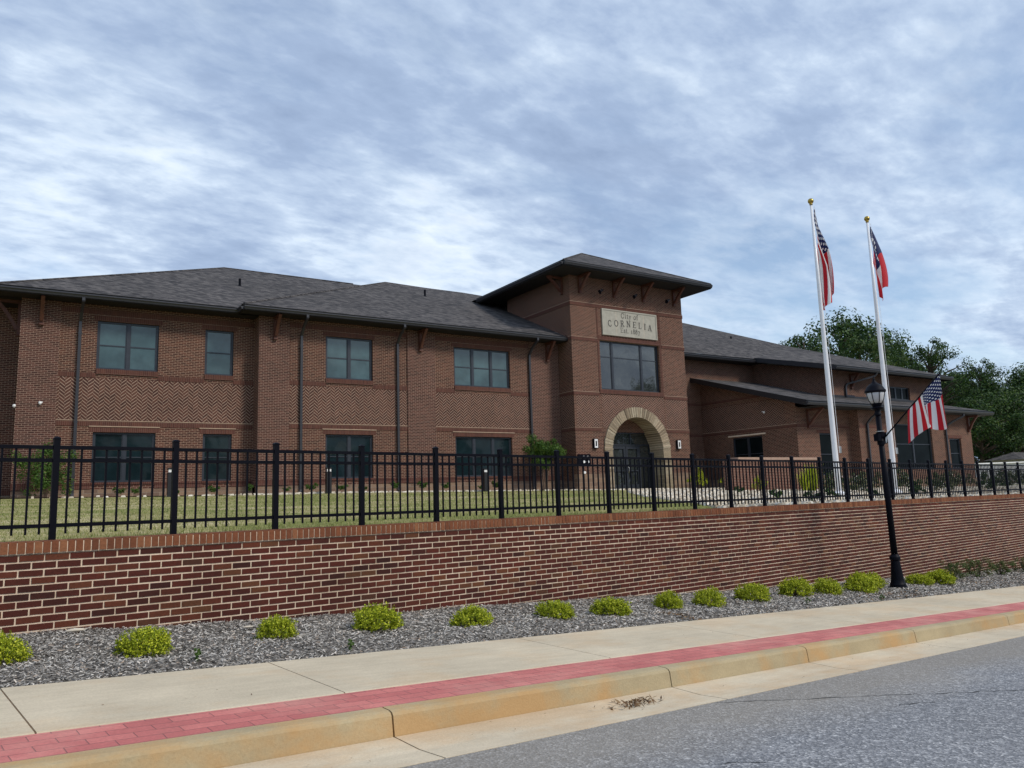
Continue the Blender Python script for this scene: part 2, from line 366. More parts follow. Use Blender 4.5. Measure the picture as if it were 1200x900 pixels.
# road
mb = MB()
for a, b in zip(srange(-60, 90, 2)[:-1], srange(-60, 90, 2)[1:]):
    vs = [-4.60, -6, -8, -10, -12.2]; zc = [-.162, -.145, -.13, -.15, -.20]
    for k in range(4):
        mb.face([(a, vs[k+1], g(a)-.07+zc[k+1]), (b, vs[k+1], g(b)-.07+zc[k+1]), (b, vs[k], g(b)-.07+zc[k]), (a, vs[k], g(a)-.07+zc[k])])
tag(street(mb.build('road', M['asphalt'])), kind='structure')
mb = MB(); rr = random.Random(77)
for (s0_, v0_, s1_, v1_, n_) in ((3.9, -4.62, 6.4, -5.9, 30), (4.9, -5.5, 5.25, -5.62, 6), (2.6, -5.6, 2.8, -5.75, 5)):
    p = [(lerp(s0_, s1_, k/n_)+rr.uniform(-.012, .012), lerp(v0_, v1_, k/n_)+rr.uniform(-.02, .02), rr.uniform(.002, .007)) for k in range(n_+1)]
    zr_ = lambda s, v: g(s)-.07+lerp(-.162, -.145, (-4.6-v)/1.4)+.003
    for a, b in zip(p[:-1], p[1:]): mb.face([(a[0], a[1]-a[2], zr_(a[0], a[1])), (b[0], b[1]-b[2], zr_(b[0], b[1])), (b[0], b[1]+b[2], zr_(b[0], b[1])), (a[0], a[1]+a[2], zr_(a[0], a[1]))])
tag(street(mb.build('road_crack', M['dark'])), kind='structure')
# gutter pan, curb, paving band, walk : slabs with open joints over a dirt base
def slab(mb, s0, s1, prof):       # prof: list of (v, z-offset relative to grade line) ; closed ends
    n = max(1, int((s1-s0)/.8)); ss = [lerp(s0, s1, i/n) for i in range(n+1)]
    rings = [[(s, v, g(s)+z) for v, z in prof] for s in ss]
    for r0, r1 in zip(rings[:-1], rings[1:]):
        for k in range(len(prof)-1): mb.face([r0[k], r1[k], r1[k+1], r0[k+1]])
    mb.face(rings[0][::-1]); mb.face(rings[-1])
cj = [-24.9, -22.0, -19, -16, -13, -10, -7.2, -4.4, -1.6, 1.47, 4.08, 6.19, 8.6, 11.6, 14.6, 17.6, 20.6, 23.6, 26.6, 29.6, 32.6, 36, 40, 44, 48, 52, 56, 60, 65, 70, 75]
mb = MB(); mc = MB()
zt = CS*(-3.95)                    # curb top
for a, b in zip(cj[:-1], cj[1:]):
    a, b = a+.006, b-.006
    slab(mc, a, b, [(-3.935, zt-.5), (-3.935, zt), (-4.02, zt-.004), (-4.045, zt-.012), (-4.058, zt-.03), (-4.075, zt-.148), (-4.075, zt-.5)])
    slab(mb, a, b, [(-4.079, zt-.5), (-4.079, zt-.146), (-4.35, zt-.160), (-4.60, zt-.150), (-4.60, zt-.5)])
cu = street(mc.build('kerb', M['curb'])); tag(cu, kind='structure')
gp = street(mb.build('gutter_pan', M['pan'])); tag(gp, kind='structure')
wj = [-24.9, -20, -17, -14, -11.5, -9, -7, -5, -2.4, -.3, 1.47, 4.02, 6.28, 8.6, 11.0, 13.4, 15.8, 18.2, 20.6, 23, 25.5, 28, 30.5, 33, 36, 40, 45, 50, 55, 60, 65, 70, 75]
mb = MB()
for a, b in zip(wj[:-1], wj[1:]):
    a, b = a+.005, b-.005
    slab(mb, a, b, [(-2.215, -.4), (-2.215, CS*-2.2-.006), (-2.23, CS*-2.2), (-3.455, CS*-3.46), (-3.468, CS*-3.46-.006), (-3.468, -.4)])
tag(street(mb.build('sidewalk', M['walk'])), kind='structure')
mb = MB(); slab(mb, SX[0], SX[1], [(-3.474, -.4), (-3.474, CS*-3.47-.004), (-3.929, zt-.006), (-3.929, -.4)])
tag(street(mb.build('brick_paving_band', M['paver'])), kind='structure')
strip('joint_bed', -3.474, -2.212, M['joint'], -.014, st=2)
strip('joint_bed', -4.598, -4.05, M['joint'], -.014-.175, st=2)
# mulch bed with soft undulation
mb = MB(); ss = srange(-25, 75, .25); vs = srange(-2.215, .02, .12)
def mz(s, v): 
    e = min(1, (v+2.215)/.25)
    return zs(s, v) - .03 + e*(.045 + .035*noise.noise((s*1.1, v*1.6, 3)) + .018*noise.noise((s*4, v*4, 7))) + .04*max(0, min(1, (v+.7)/.7))*0
for a, b in zip(ss[:-1], ss[1:]):
    for c, d in zip(vs[:-1], vs[1:]):
        mb.face([(a, c, mz(a, c)), (b, c, mz(b, c)), (b, d, mz(b, d)), (a, d, mz(a, d))])
tag(street(mb.build('mulch_bed', M['mulch'], smooth=True)), kind='structure')
# shredded mulch pieces
mb = MB(); rr = random.Random(3)
for i in range(95000):
    s = -1.5 + 28*(rr.random()**1.8); v = rr.uniform(-2.25, -.02)
    L = rr.uniform(.012, .036)*(1+max(s,0)*.04); w = rr.uniform(.004, .010)*(1+max(s,0)*.06); a = rr.uniform(0, PI); t = rr.uniform(-.5, .5); z = mz(s, v)+rr.uniform(.0, .022)
    dx, dy, dz = math.cos(a)*L/2, math.sin(a)*L/2, t*L/2
    ro = rr.uniform(-.8, .8); nx, ny, nz = -math.sin(a)*w/2*math.cos(ro), math.cos(a)*w/2*math.cos(ro), w/2*math.sin(ro)
    mb.face([(s-dx-nx, v-dy-ny, z-dz-nz), (s+dx-nx, v+dy-ny, z+dz-nz), (s+dx+nx, v+dy+ny, z+dz+nz), (s-dx+nx, v-dy+ny, z-dz+nz)])
tag(street(mb.build('mulch', M['chip'])), 'grey weathered shredded mulch between the wall and the sidewalk', 'mulch', kind='stuff')
# verge on the far side of the road (behind the camera) and wide land sheet
mb = MB()
for a, b in zip(srange(-60, 90, 5)[:-1], srange(-60, 90, 5)[1:]):
    mb.face([(a, -60, g(a)+.3), (b, -60, g(b)+.3), (b, -12.19, g(b)-.28), (a, -12.19, g(a)-.28)])
tag(street(mb.build('verge', M['earth'])), kind='structure')
mb = MB(); gx = srange(-40, 140, 3); gy = srange(0, 1, .03)
# lawn: from the wall back to the distance
xs = srange(-30, 130, 1.5)
def lrow(x, t):
    yw = OY + .1366*x + .30
    y = yw + (t if t < 40 else 40+(t-40)*6)
    return (x, y, lawn(x, y))
ts = [0, .5, 1, 2, 3, 4.5, 6, 8, 10, 12, 14, 16, 18, 20, 22, 24, 27, 31, 40, 50, 60]
for a, b in zip(xs[:-1], xs[1:]):
    for c, d in zip(ts[:-1], ts[1:]):
        mb.face([lrow(a, c), lrow(b, c), lrow(b, d), lrow(a, d)])
tag(mb.build('lawn', M['lawn'], smooth=True), kind='structure')
mb = MB(); S_ = 1500
mb.face([(-S_, -S_, -4.5), (S_, -S_, -4.5), (S_, S_, -4.5), (-S_, S_, -4.5)])
tag(mb.build('ground', M['earth']), kind='structure')
# pale gravel bed right of the lawn, sheet a little above it
mb = MB()
def gl(y): return interp(y, [9, 13, 18.6, 24, 28.6, 29.6], [10.3, 13.4, 16.8, 20.8, 24.6, 26.0])
ys = srange(9.3, 29.6, .7)
for a, b in zip(ys[:-1], ys[1:]):
    na = 40
    for k in range(na):
        def P(y, k):
            x0 = gl(y); x1 = 60
            x = x0+(x1-x0)*k/na
            yw = OY+.1366*x+.32
            yy = max(y, yw)
            return (x, yy, lawn(x, yy)+.02+.012*noise.noise((x, y, 0)))
        q = [P(a, k), P(a, k+1), P(b, k+1), P(b, k)]
        if q[3][1]-q[0][1] > .01 or q[2][1]-q[1][1] > .01: mb.face(q)
tag(mb.build('gravel_bed', M['gravel']), kind='structure')
# planting bed in front of the building (bark) + pale stone edging
def bedstrip(name, pts_front, pts_back, mat, dz, zf=None):
    mb = MB()
    for i in range(len(pts_front)-1):
        a, b = pts_front[i], pts_front[i+1]; c, d = pts_back[i+1], pts_back[i]
        n = max(1, int(abs(b[0]-a[0])/1.5))
        for k in range(n):
            def L(p, q, t): x, y = lerp(p[0], q[0], t), lerp(p[1], q[1], t); return (x, y, lawn(x, y)+dz)
            mb.face([L(a, b, k/n), L(a, b, (k+1)/n), L(d, c, (k+1)/n), L(d, c, k/n)])
    return tag(mb.build(name, mat), kind='structure')
bf = [(-8, 31.2), (8.0, 31.0), (23.0, 30.6), (24.0, 29.6), (27, 29.2)]; bb = [(-8, 34.6), (8.0, 32.9), (23.0, 32.1), (24.0, 31), (27, 31)]
bedstrip('planting_bed', bf, bb, M['bark_mulch'], .025)
mb = MB(); rr = random.Random(5)
for i in range(len(bf)-1):
    a, b = bf[i], bf[i+1]; n = int((b[0]-a[0])/.11)
    for k in range(n):
        for q in range(2 if a[0] > 7 else 1):
            if a[0] < 7 and rr.random() < .55: continue
            x = lerp(a[0], b[0], k/n)+rr.uniform(-.05, .05); y = lerp(a[1], b[1], k/n)+rr.uniform(-.12, .1); h = rr.uniform(.03, .07); w = rr.uniform(.05, .1)
            z = lawn(x, y)
            mb.hexa([(x-w, y-w*.6, z-.02), (x+w, y-w*.7, z-.02), (x+w*.8, y+w*.7, z-.02), (x-w*.9, y+w*.6, z-.02), (x-w*.6, y-w*.4, z+h), (x+w*.6, y-w*.4, z+h*1.1), (x+w*.5, y+w*.4, z+h), (x-w*.6, y+w*.4, z+h*.8)])
tag(mb.build('edging_stones', M['pebble']), 'pale edging stones along the front of the planting bed', 'stones', kind='stuff')
# loose stones on gravel
mb = MB(); rr = random.Random(6)
for i in range(9000):
    y = rr.uniform(10, 29); x0 = gl(y); x = x0 + (rr.random()**1.3)*24
    if y < OY+.1366*x+.5: continue
    z = lawn(x, y)+.02; w = rr.uniform(.03, .09); h = rr.uniform(.02, .07)
    mb.hexa([(x-w, y-w*.6, z-.02), (x+w, y-w*.7, z-.02), (x+w*.8, y+w*.7, z-.02), (x-w*.9, y+w*.6, z-.02), (x-w*.6, y-w*.4, z+h), (x+w*.6, y-w*.4, z+h*1.1), (x+w*.5, y+w*.4, z+h), (x-w*.6, y+w*.4, z+h*.8)])
tag(mb.build('gravel', M['pebble']), 'loose cream stones of the bed right of the lawn', 'gravel', kind='stuff')
# short grass
mb = MB(); rr = random.Random(8)
for i in range(70000):
    t = rr.random()**2.2; 
    x = rr.uniform(-1, 12)*(1+t*1.2) ; y = OY+.1366*x+.36+t*20
    if x > gl(y)-.1 or y > 30.8: continue
    h = rr.uniform(.015, .05); z = lawn(x, y); a = rr.uniform(0, PI); w = .004+.003*t*3; lx, ly = rr.uniform(-.02, .02), rr.uniform(-.02, .02)
    mb.face([(x-math.cos(a)*w, y-math.sin(a)*w, z-.005), (x+math.cos(a)*w, y+math.sin(a)*w, z-.005), (x+lx, y+ly, z+h)])
tag(mb.build('grass', M['blade']), 'short olive green grass blades of the lawn behind the fence', 'grass', kind='stuff')

# ------------------------------------------------------------------ retaining wall (every brick modelled)
rw = empty('retaining_wall', (0, OY, 0), TH)
tag(rw, 'long red brick retaining wall with pale mortar beside the sidewalk', 'wall')
WS0, WS1 = -6.0, 46.0
mb = MB(); rr = random.Random(11); CH = .0678; BL = .203
for row in range(0, 36):
    off = (row % 2)*BL/2
    n = int((WS1-WS0)/BL)
    for k in range(n):
        s = WS0+off+k*BL
        zt_ = capz(s)-.118-row*CH; 
        if zt_ < g(s)-.12: continue
        zt2 = capz(s+BL)-.118-row*CH
        e = .0072 + rr.uniform(-.0015, .0015); p = rr.uniform(-.002, .0025)
        s0, s1 = s+e, s+BL-e; h = CH-.0150+rr.uniform(-.002, .001); tw = rr.uniform(-.0012, .0012)
        mb.hexa([(s0, -p, zt_-h-tw), (s1, -p, zt2-h+tw), (s1, .05, zt2-h), (s0, .05, zt_-h), (s0, -p, zt_-tw), (s1, -p, zt2+tw), (s1, .05, zt2), (s0, .05, zt_)])
mb.build('brick_face', M['wallbrick'], rw)
mb = MB(); ss = srange(WS0, WS1, 1.3)
for a, b in zip(ss[:-1], ss[1:]):
    mb.hexa([(a, .0065, g(a)-.4), (b, .0065, g(b)-.4), (b, .30, g(b)-.4), (a, .30, g(a)-.4), (a, .0065, capz(a)-.112), (b, .0065, capz(b)-.112), (b, .30, capz(b)-.112), (a, .30, capz(a)-.112)])
mb.build('mortar_core', M['mortar'], rw)
mb = MB(); n = int((WS1-WS0)/.0667)
for k in range(n):
    s = WS0+k*.0667; z = capz(s); e = .0048+rr.uniform(-.001, .001); p = rr.uniform(-.002, .002); dz = rr.uniform(-.0015, .0015)
    for (v0, v1) in ((-.022-p, .182), (.190, .395)):
        mb.hexa([(s+e, v0, z-.1), (s+.0667-e, v0, z-.1), (s+.0667-e, v1, z-.1), (s+e, v1, z-.1), (s+e, v0+.003, z+dz), (s+.0667-e, v0+.003, z+dz), (s+.0667-e, v1, z+dz), (s+e, v1, z+dz)])
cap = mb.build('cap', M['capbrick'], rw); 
mb = MB()
for a, b in zip(ss[:-1], ss[1:]):
    mb.hexa([(a, -.014, capz(a)-.108), (b, -.014, capz(b)-.108), (b, .39, capz(b)-.108), (a, .39, capz(a)-.108), (a, -.014, capz(a)-.007), (b, -.014, capz(b)-.007), (b, .39, capz(b)-.007), (a, .39, capz(a)-.007)])
mb.build('cap_mortar', M['mortar'], rw)

# ------------------------------------------------------------------ fence on the wall
fe = empty('metal_fence', (0, OY, 0), TH); tag(fe, 'long black metal picket fence standing on top of the brick wall', 'fence')
SP = 1.1085; FS0 = .395; FV = .30; FH = .955
PHT = lambda s: capz(s)+FH-.00*s
npost0, npost1 = -2, 31
post_mesh = None; cap_mesh = None
def shared(name, mb, mat):
    me = bpy.data.meshes.new(name); me.from_pydata(mb.v, [], mb.f); me.materials.append(mat); me.update(); return me
def put(name, me, parent, loc, rot=(0, 0, 0), scale=(1, 1, 1)):
    o = bpy.data.objects.new(name, me); C.objects.link(o); o.parent = parent; o.location = loc; o.rotation_euler = rot; o.scale = scale; return o
b = MB(); b.box(-.028, .028, -.028, .028, -.02, FH); post_mesh = shared('post', b, M['blackmetal'])
b = MB(); b.box(-.031, .031, -.031, .031, FH, FH+.012)
b.hexa([(-.035, -.035, FH+.012), (.035, -.035, FH+.012), (.035, .035, FH+.012), (-.035, .035, FH+.012), (-.012, -.012, FH+.03), (.012, -.012, FH+.03), (.012, .012, FH+.03), (-.012, .012, FH+.03)])
pcap_mesh = shared('post_cap', b, M['blackmetal'])
b = MB(); b.box(-.009, .009, -.009, .009, .055, FH-.07); picket_mesh = shared('picket', b, M['blackmetal'])
rest = MB()
for i in range(npost0, npost1+1):
    s = FS0+i*SP; z = capz(s)
    p = put('post', post_mesh, fe, (s, FV, z), (0, 0, random.uniform(-.01, .01)))
    put('post_cap', pcap_mesh, p, (0, 0, 0))
    if i == npost1: break
    s2 = s+SP; z2 = capz(s2)
    for h in (.135, FH-.20, FH-.075):
        pn = MB(); pn.bar((s+.025, FV, z+h), (s2-.025, FV, z2+h), .032, .036); pn.build('rail', M['blackmetal'], fe)
    npk = 9
    for k in range(1, npk+1):
        t = k/(npk+1); ps_, pz = lerp(s, s2, t), lerp(z, z2, t)
        if 0 <= i < 11 or (i == -1 and k == npk): put('picket', picket_mesh, fe, (ps_, FV, pz))
        else: rest.box(ps_-.009, ps_+.009, FV-.009, FV+.009, pz+.055, pz+FH-.07)
pk = rest.build('picket', M['blackmetal'], fe); pk['kind'] = 'stuff'

exec_parts = []
# ------------------------------------------------------------------ the building
B = empty('city_hall', (0, 0, 0)); tag(B, 'two storey brown brick city hall with grey hipped roofs and arched entrance tower', 'building')
def P_(name, mb, mat, parent=None, smooth=False): return mb.build(name, mat, parent or B, smooth)
def wall_front(name, x0, x1, Y, z0, z1, ops=(), depth=.22, mat=None, axis='x'):
    mb = MB()
    xs = sorted(set([x0, x1]+[o[0] for o in ops]+[o[1] for o in ops])); zs_ = sorted(set([z0, z1]+[o[2] for o in ops]+[o[3] for o in ops]))
    T = (lambda a, d, z: (a, Y+d, z)) if axis == 'x' else (lambda a, d, z: (Y+d, a, z))
    for a, b in zip(xs[:-1], xs[1:]):
        for c, d in zip(zs_[:-1], zs_[1:]):
            mx, mz_ = (a+b)/2, (c+d)/2
            if any(o[0] < mx < o[1] and o[2] < mz_ < o[3] for o in ops): continue
            mb.face([T(a, 0, c), T(b, 0, c), T(b, 0, d), T(a, 0, d)])
    for o in ops:
        a, b, c, d = o[:4]
        mb.face([T(a, 0, c), T(a, depth, c), T(a, depth, d), T(a, 0, d)]); mb.face([T(b, 0, c), T(b, 0, d), T(b, depth, d), T(b, depth, c)])
        mb.face([T(a, 0, d), T(a, depth, d), T(b, depth, d), T(b, 0, d)]); mb.face([T(a, 0, c), T(b, 0, c), T(b, depth, c), T(a, depth, c)])
    return P_(name, mb, mat or M['brick'])
def bx(name, x0, x1, y0, y1, z0, z1, mat, parent=None):
    mb = MB(); mb.box(x0, x1, y0, y1, z0, z1); return P_(name, mb, mat, parent)
def window(x0, x1, z0, z1, Y, cols, hung=True, glass='glass', axis='x', setb=.09, rails=None, colx=None, label=None):
    T = (lambda a0, a1, d0, d1, c0, c1, mb: mb.box(a0, a1, Y+d0, Y+d1, c0, c1)) if axis == 'x' else (lambda a0, a1, d0, d1, c0, c1, mb: mb.box(Y+d0, Y+d1, a0, a1, c0, c1))
    mb = MB(); fw = .065
    x0 += .004; x1 -= .004; z0 += .004; z1 -= .004
    T(x0, x0+fw, setb, setb+.09, z0, z1, mb); T(x1-fw, x1, setb, setb+.09, z0, z1, mb)
    T(x0+fw, x1-fw, setb, setb+.09, z0, z0+fw, mb); T(x0+fw, x1-fw, setb, setb+.09, z1-fw, z1, mb)
    cx = colx or [x0+(x1-x0)*k/cols for k in range(1, cols)]
    for c in cx: T(c-.055, c+.055, setb+.002, setb+.088, z0+fw, z1-fw, mb)
    rr_ = rails if rails is not None else ([(z0+z1)/2] if hung else [])
    for r_ in rr_:
        T(x0+fw, x1-fw, setb+.02, setb+.07, r_-.022, r_+.022, mb)
    # sash borders
    edges = [x0+fw]+[e for c in cx for e in (c-.055, c+.055)]+[x1-fw]
    for a, b in zip(edges[::2], edges[1::2]):
        T(a, a+.035, setb+.022, setb+.068, z0+fw, z1-fw, mb); T(b-.035, b, setb+.022, setb+.068, z0+fw, z1-fw, mb)
    f = P_('window', mb, M['frame'])
    if label: f['label'] = label
    g_ = MB(); T(x0+fw*.5, x1-fw*.5, setb+.045, setb+.055, z0+fw*.5, z1-fw*.5, g_); P_('pane', g_, M[glass], f)
    return f
def band(x0, x1, Y, z0, z1, proud=.02, name='brick_band', axis='x', s=-1):
    mb = MB()
    if axis == 'x': mb.box(x0, x1, Y-proud, Y+.05, z0, z1)
    else: mb.box(Y-proud if s < 0 else Y-.05, Y+.05 if s < 0 else Y+proud, x0, x1, z0, z1)
    return P_(name, mb, M['soldier'])
def herring(x0, x1, Y, z0, z1, axis='x', d=-.006):
    mb = MB()
    if axis == 'x': mb.face([(x0, Y+d, z0), (x1, Y+d, z0), (x1, Y+d, z1), (x0, Y+d, z1)])
    else: mb.face([(Y+d, x0, z0), (Y+d, x1, z0), (Y+d, x1, z1), (Y+d, x0, z1)])
    return P_('herringbone_panel', mb, M['herring'])
YL, YM, YT = 32.75, 32.0, 30.8
UZ0, UZ1, LZ0, LZ1 = 5.25, 7.10, 1.0, 2.86
ST_ = 7.70                          # soffit height
# left wing
Lw = [(2.45, 4.60), (6.32, 7.44)]
Mw = [(11.08, 13.22), (17.29, 20.40)]
ops = [(a, b, UZ0, UZ1) for a, b in Lw]+[(a, b, LZ0, LZ1) for a, b in Lw]
wall_front('wall', 0, 8.3, YL, .74, ST_, ops)
ops = [(a, b, UZ0, UZ1) for a, b in Mw]+[(a, b, LZ0, LZ1) for a, b in Mw]
wall_front('wall', 8.27, 23.4, YM, .74, ST_, ops)
bx('stone_base', -.02, 8.27, YL-.03, YL+.2, -.2, .735, M['stone'])
bx('stone_base', 8.24, 23.38, YM-.03, YM+.2, -.2, .735, M['stone'])
wall_front('wall', YM, YL+.2, 8.27, .74, ST_, axis='y')
wall_front('wall', YL, 51, 0.0, .1, ST_, axis='y')
for w in ((Lw, YL, (2,1)), (Mw, YM, (2,3))):
    for (a, b), c in zip(w[0], w[2]):
        window(a, b, UZ0, UZ1, w[1], c, True, 'glassblind'); window(a, b, LZ0, LZ1, w[1], c, True, 'glass')
        for z0, z1, z3 in ((UZ0, UZ1, 1), (LZ0, LZ1, 0)):
            band(a-.0, b+.0, w[1], z0-.2 if z3 else z0-.075, z0-.003, .045, 'window_sill')
            band(a-.12, b+.12, w[1], z1+.004, z1+.2, .012, 'window_header')
        mb = MB(); mb.box(a-.14, b+.14, w[1]-.035, w[1]+.05, LZ1+.202, LZ1+.235); P_('header_ledge', mb, M['ledge'])
def segs(x0, x1, cuts):            # spans of x0..x1 without the cuts
    out = []; p = x0
    for a, b in sorted(cuts):
        out.append((p, a)); p = b
    out.append((p, x1)); return [q for q in out if q[1]-q[0] > .02]
LB = [(1.23, 8.25, YL, Lw)]; MBs = [(9.52, 14.87, YM, Mw[:1]), (16.27, 21.5, YM, Mw[1:])]
for x0, x1, Y, ws in LB+MBs:
    band(x0, x1, Y, 3.08, 3.28, .022)
    mb = MB(); mb.box(x0, x1, Y-.03, Y+.05, 3.282, 3.305); P_('band_ledge', mb, M['ledge'])
    for a, b in segs(x0, x1, [(w[0]-.001, w[1]+.001) for w in ws]): band(a, b, Y, 4.90, 5.08, .022)
    mb = MB()
    herring(x0, x1, Y, 3.31, 4.895)
    band(x0, x1, Y, .90, .92, .03); 
    for a, b in segs(x0, x1, ws): band(a, b, Y, .755, .985, .03, 'base_course')
    band(x0, x1, Y, 7.34, 7.54, .02)
# brick piers
for x0, x1, Y in ((-.02, 1.23, YL), (8.25, 9.52, YM), (14.87, 16.27, YM), (21.62, 23.33, YM)):
    mb = MB(); mb.box(x0, x1, Y-.055, Y+.05, .742, ST_-.002); P_('pier', mb, M['pier'])
    mb = MB(); mb.box(x0-.01, x1+.01, Y-.075, Y-.056, .76, .97); P_('base_course', mb, M['soldier'])
# recessed wing to the left
wall_front('wall', -16, .0, 34.5, .5, 7.7); bx('stone_base', -16, -.03, 34.47, 34.6, -.2, .62, M['stone']); band(-16, -.02, 34.5, .63, .85, .03, 'base_course'); 
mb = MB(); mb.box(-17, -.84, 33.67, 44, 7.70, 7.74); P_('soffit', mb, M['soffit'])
mb = MB(); e = 7.93
mb.face([(-17, 33.67, e), (-.5, 33.67, e), (-.5, 42, e+1.2), (-17, 42, e+1.2)]); P_('roof', mb, M['shingle'])
mb = MB(); mb.box(-17, -.84, 33.64, 33.67, 7.72, 7.93); P_('fascia', mb, M['trim'])
# ---- tower
ops = [(25.15, 29.24, 5.30, 7.86)]
TZ = 11.1
wall_front('wall', 23.35, 25.13, YT, 1.0, TZ, []); wall_front('wall', 29.62, 31.12, YT, 1.0, TZ, [])
wall_front('wall', 25.13, 29.62, YT, 4.5, TZ, [(25.15, 29.24, 5.30, 7.86)])
# brick around the arch : polygonal spandrel between z=1 and 4.5
ACX, ACZ, RO, RI = 27.375, 2.18, 2.26, 1.73
mb = MB(); K = 32
for k in range(K):
    a0, a1 = PI*k/K, PI*(k+1)/K
    p0 = (ACX-RO*math.cos(a0), ACZ+RO*math.sin(a0)); p1 = (ACX-RO*math.cos(a1), ACZ+RO*math.sin(a1))
    mb.face([(p0[0], YT, p0[1]), (p1[0], YT, p1[1]), (p1[0], YT, 4.5), (p0[0], YT, 4.5)])
P_('wall', mb, M['brick'])
wall_front('wall', YT, 36.7, 23.35, .7, TZ, axis='y'); wall_front('wall', YT, 36.7, 31.12, .7, TZ, axis='y'); wall_front('wall', 23.35, 31.12, 36.7, 8, TZ)
bx('stone_base', 23.32, 25.10, YT-.04, YT+.2, -.2, .995, M['stone']); bx('stone_base', 29.65, 31.15, YT-.04, YT+.2, -.2, .995, M['stone'])
bx('stone_base', 23.31, 23.36, YT+.2, 32, -.2, .70, M['stone'])
# tower bands and corner panels
for z in (3.14, 4.95, 7.74, 9.55):
    mid = z in (9.55,)
    for a, b in ((23.33, 25.0), (29.42, 31.14)) if not mid else ((23.33, 31.14),):
        band(a, b, YT, z, z+.17, .025); mb = MB(); mb.box(a, b, YT-.032, YT, z+.172, z+.189); P_('band_ledge', mb, M['ledge'])
    band(YT, 36.7 if z > 7 else YM, 23.35, z, z+.17, .025, axis='y')
    mb = MB(); mb.box(23.318, 23.35, YT-.03, 36.7 if z > 7 else YM, z+.172, z+.189); P_('band_ledge', mb, M['ledge'])
for a, b in ((23.5, 24.95), (29.5, 31.0)):
    herring(a, b, YT, 3.345, 4.945); 
for a, b in ((25.0, 25.1), (29.29, 29.39)):
    mb = MB(); mb.box(a, b, YT-.02, YT+.02, 5.13, 9.54); P_('brick_border', mb, M['soldier'])
herring(YT+.05, YM-.06, 23.35, 3.345, 4.945, 'y')
# herringbone over the arch, cut to the arch
mb = MB()
for k in range(48):
    x0_, x1_ = lerp(25.1, 29.4, k/48), lerp(25.1, 29.4, (k+1)/48)
    zz = [ACZ+math.sqrt(max(0, (RO+.01)**2-(x-ACX)**2)) for x in (x0_, x1_)]; zz = [max(q, 3.345) for q in zz]
    mb.face([(x0_, YT-.006, zz[0]), (x1_, YT-.006, zz[1]), (x1_, YT-.006, 5.05), (x0_, YT-.006, 5.05)])
P_('herringbone_panel', mb, M['herring'])
band(25.0, 29.4, YT, 5.07, 5.29, .05, 'window_sill'); band(25.05, 29.36, YT, 7.865, 8.06, .03, 'window_header')
f = window(25.15, 29.24, 5.30, 7.86, YT, 3, False, 'glassclear', rails=[7.02], colx=[26.05, 28.05], setb=.14, label='wide six light window above the entrance arch')
# arch stones
mb = MB(); n = 43; rr = random.Random(2)
for k in range(n):
    a0, a1 = PI*k/n+.008, PI*(k+1)/n-.008; ro = RO+rr.uniform(-.02, .012); pr = .05+rr.uniform(0, .035)
    q = lambda r, a: (ACX-r*math.cos(a), ACZ+r*math.sin(a))
    i0, i1, o1, o0 = q(RI, a0), q(RI, a1), q(ro, a1), q(ro, a0)
    mb.hexa([(*i0[:1], YT-pr, i0[1]), (i1[0], YT-pr, i1[1]), (i1[0], YT+1.08, i1[1]), (i0[0], YT+1.08, i0[1]), (o0[0], YT-pr, o0[1]), (o1[0], YT-pr, o1[1]), (o1[0], YT+1.08, o1[1]), (o0[0], YT+1.08, o0[1])])
for sd in (-1, 1):
    z = -.1
    while z < ACZ-.02:
        h = min(rr.uniform(.17, .24), ACZ-z); 
        if ACZ-z-h < .1: h = ACZ-z
        xa, xb = ACX+sd*RI, ACX+sd*(RO+rr.uniform(-.03, .012)); xa, xb = min(xa, xb), max(xa, xb)
        mb.box(xa, xb, YT-.06-rr.uniform(0, .02), YT+1.08, z+.006, z+h-.006); z += h
P_('entrance_arch', mb, M['voussoir'])
mb = MB(); mb.tube([(ACX-(RO-.02)*math.cos(PI*k/30), YT-.035, ACZ+(RO-.02)*math.sin(PI*k/30)) for k in range(31)], .02, 6)
# backing of arch joints
mb = MB()
for k in range(30):
    a0, a1 = PI*k/30, PI*(k+1)/30
    q = lambda r, a: (ACX-r*math.cos(a), ACZ+r*math.sin(a)); i0, i1, o1, o0 = q(RI+.012, a0), q(RI+.012, a1), q(RO-.02, a1), q(RO-.02, a0)
    mb.hexa([(i0[0], YT-.04, i0[1]), (i1[0], YT-.04, i1[1]), (i1[0], YT+1.07, i1[1]), (i0[0], YT+1.07, i0[1]), (o0[0], YT-.04, o0[1]), (o1[0], YT-.04, o1[1]), (o1[0], YT+1.07, o1[1]), (o0[0], YT+1.07, o0[1])])
for sd in (-1, 1):
    xa, xb = sorted((ACX+sd*(RI+.012), ACX+sd*(RO-.03))); mb.box(xa, xb, YT-.04, YT+1.07, -.1, ACZ)
P_('arch_mortar', mb, M['mortar'])
# recessed entrance
DY = YT+1.0
mb = MB()
for k in range(24):
    a0, a1 = PI*k/24, PI*(k+1)/24; r_ = RI+.05
    p0 = (ACX-r_*math.cos(a0), max(3.3, ACZ+r_*math.sin(a0))); p1 = (ACX-r_*math.cos(a1), max(3.3, ACZ+r_*math.sin(a1)))
    if p0[1] > 3.3 or p1[1] > 3.3: mb.face([(p0[0], DY-.02, 3.2), (p1[0], DY-.02, 3.2), (p1[0], DY-.02, p1[1]), (p0[0], DY-.02, p0[1])])
P_('brick_tympanum', mb, M['brick'])
mb = MB()
xa, xb = ACX-RI-.02, ACX+RI+.02; zt0 = .12
mb.box(xa, xa+.08, DY, DY+.1, zt0, 3.25); mb.box(xb-.08, xb, DY, DY+.1, zt0, 3.25); mb.box(xa, xb, DY-.004, DY+.104, 3.15, 3.27)
mb.box(xa, xb, DY-.003, DY+.103, 2.5, 2.58)
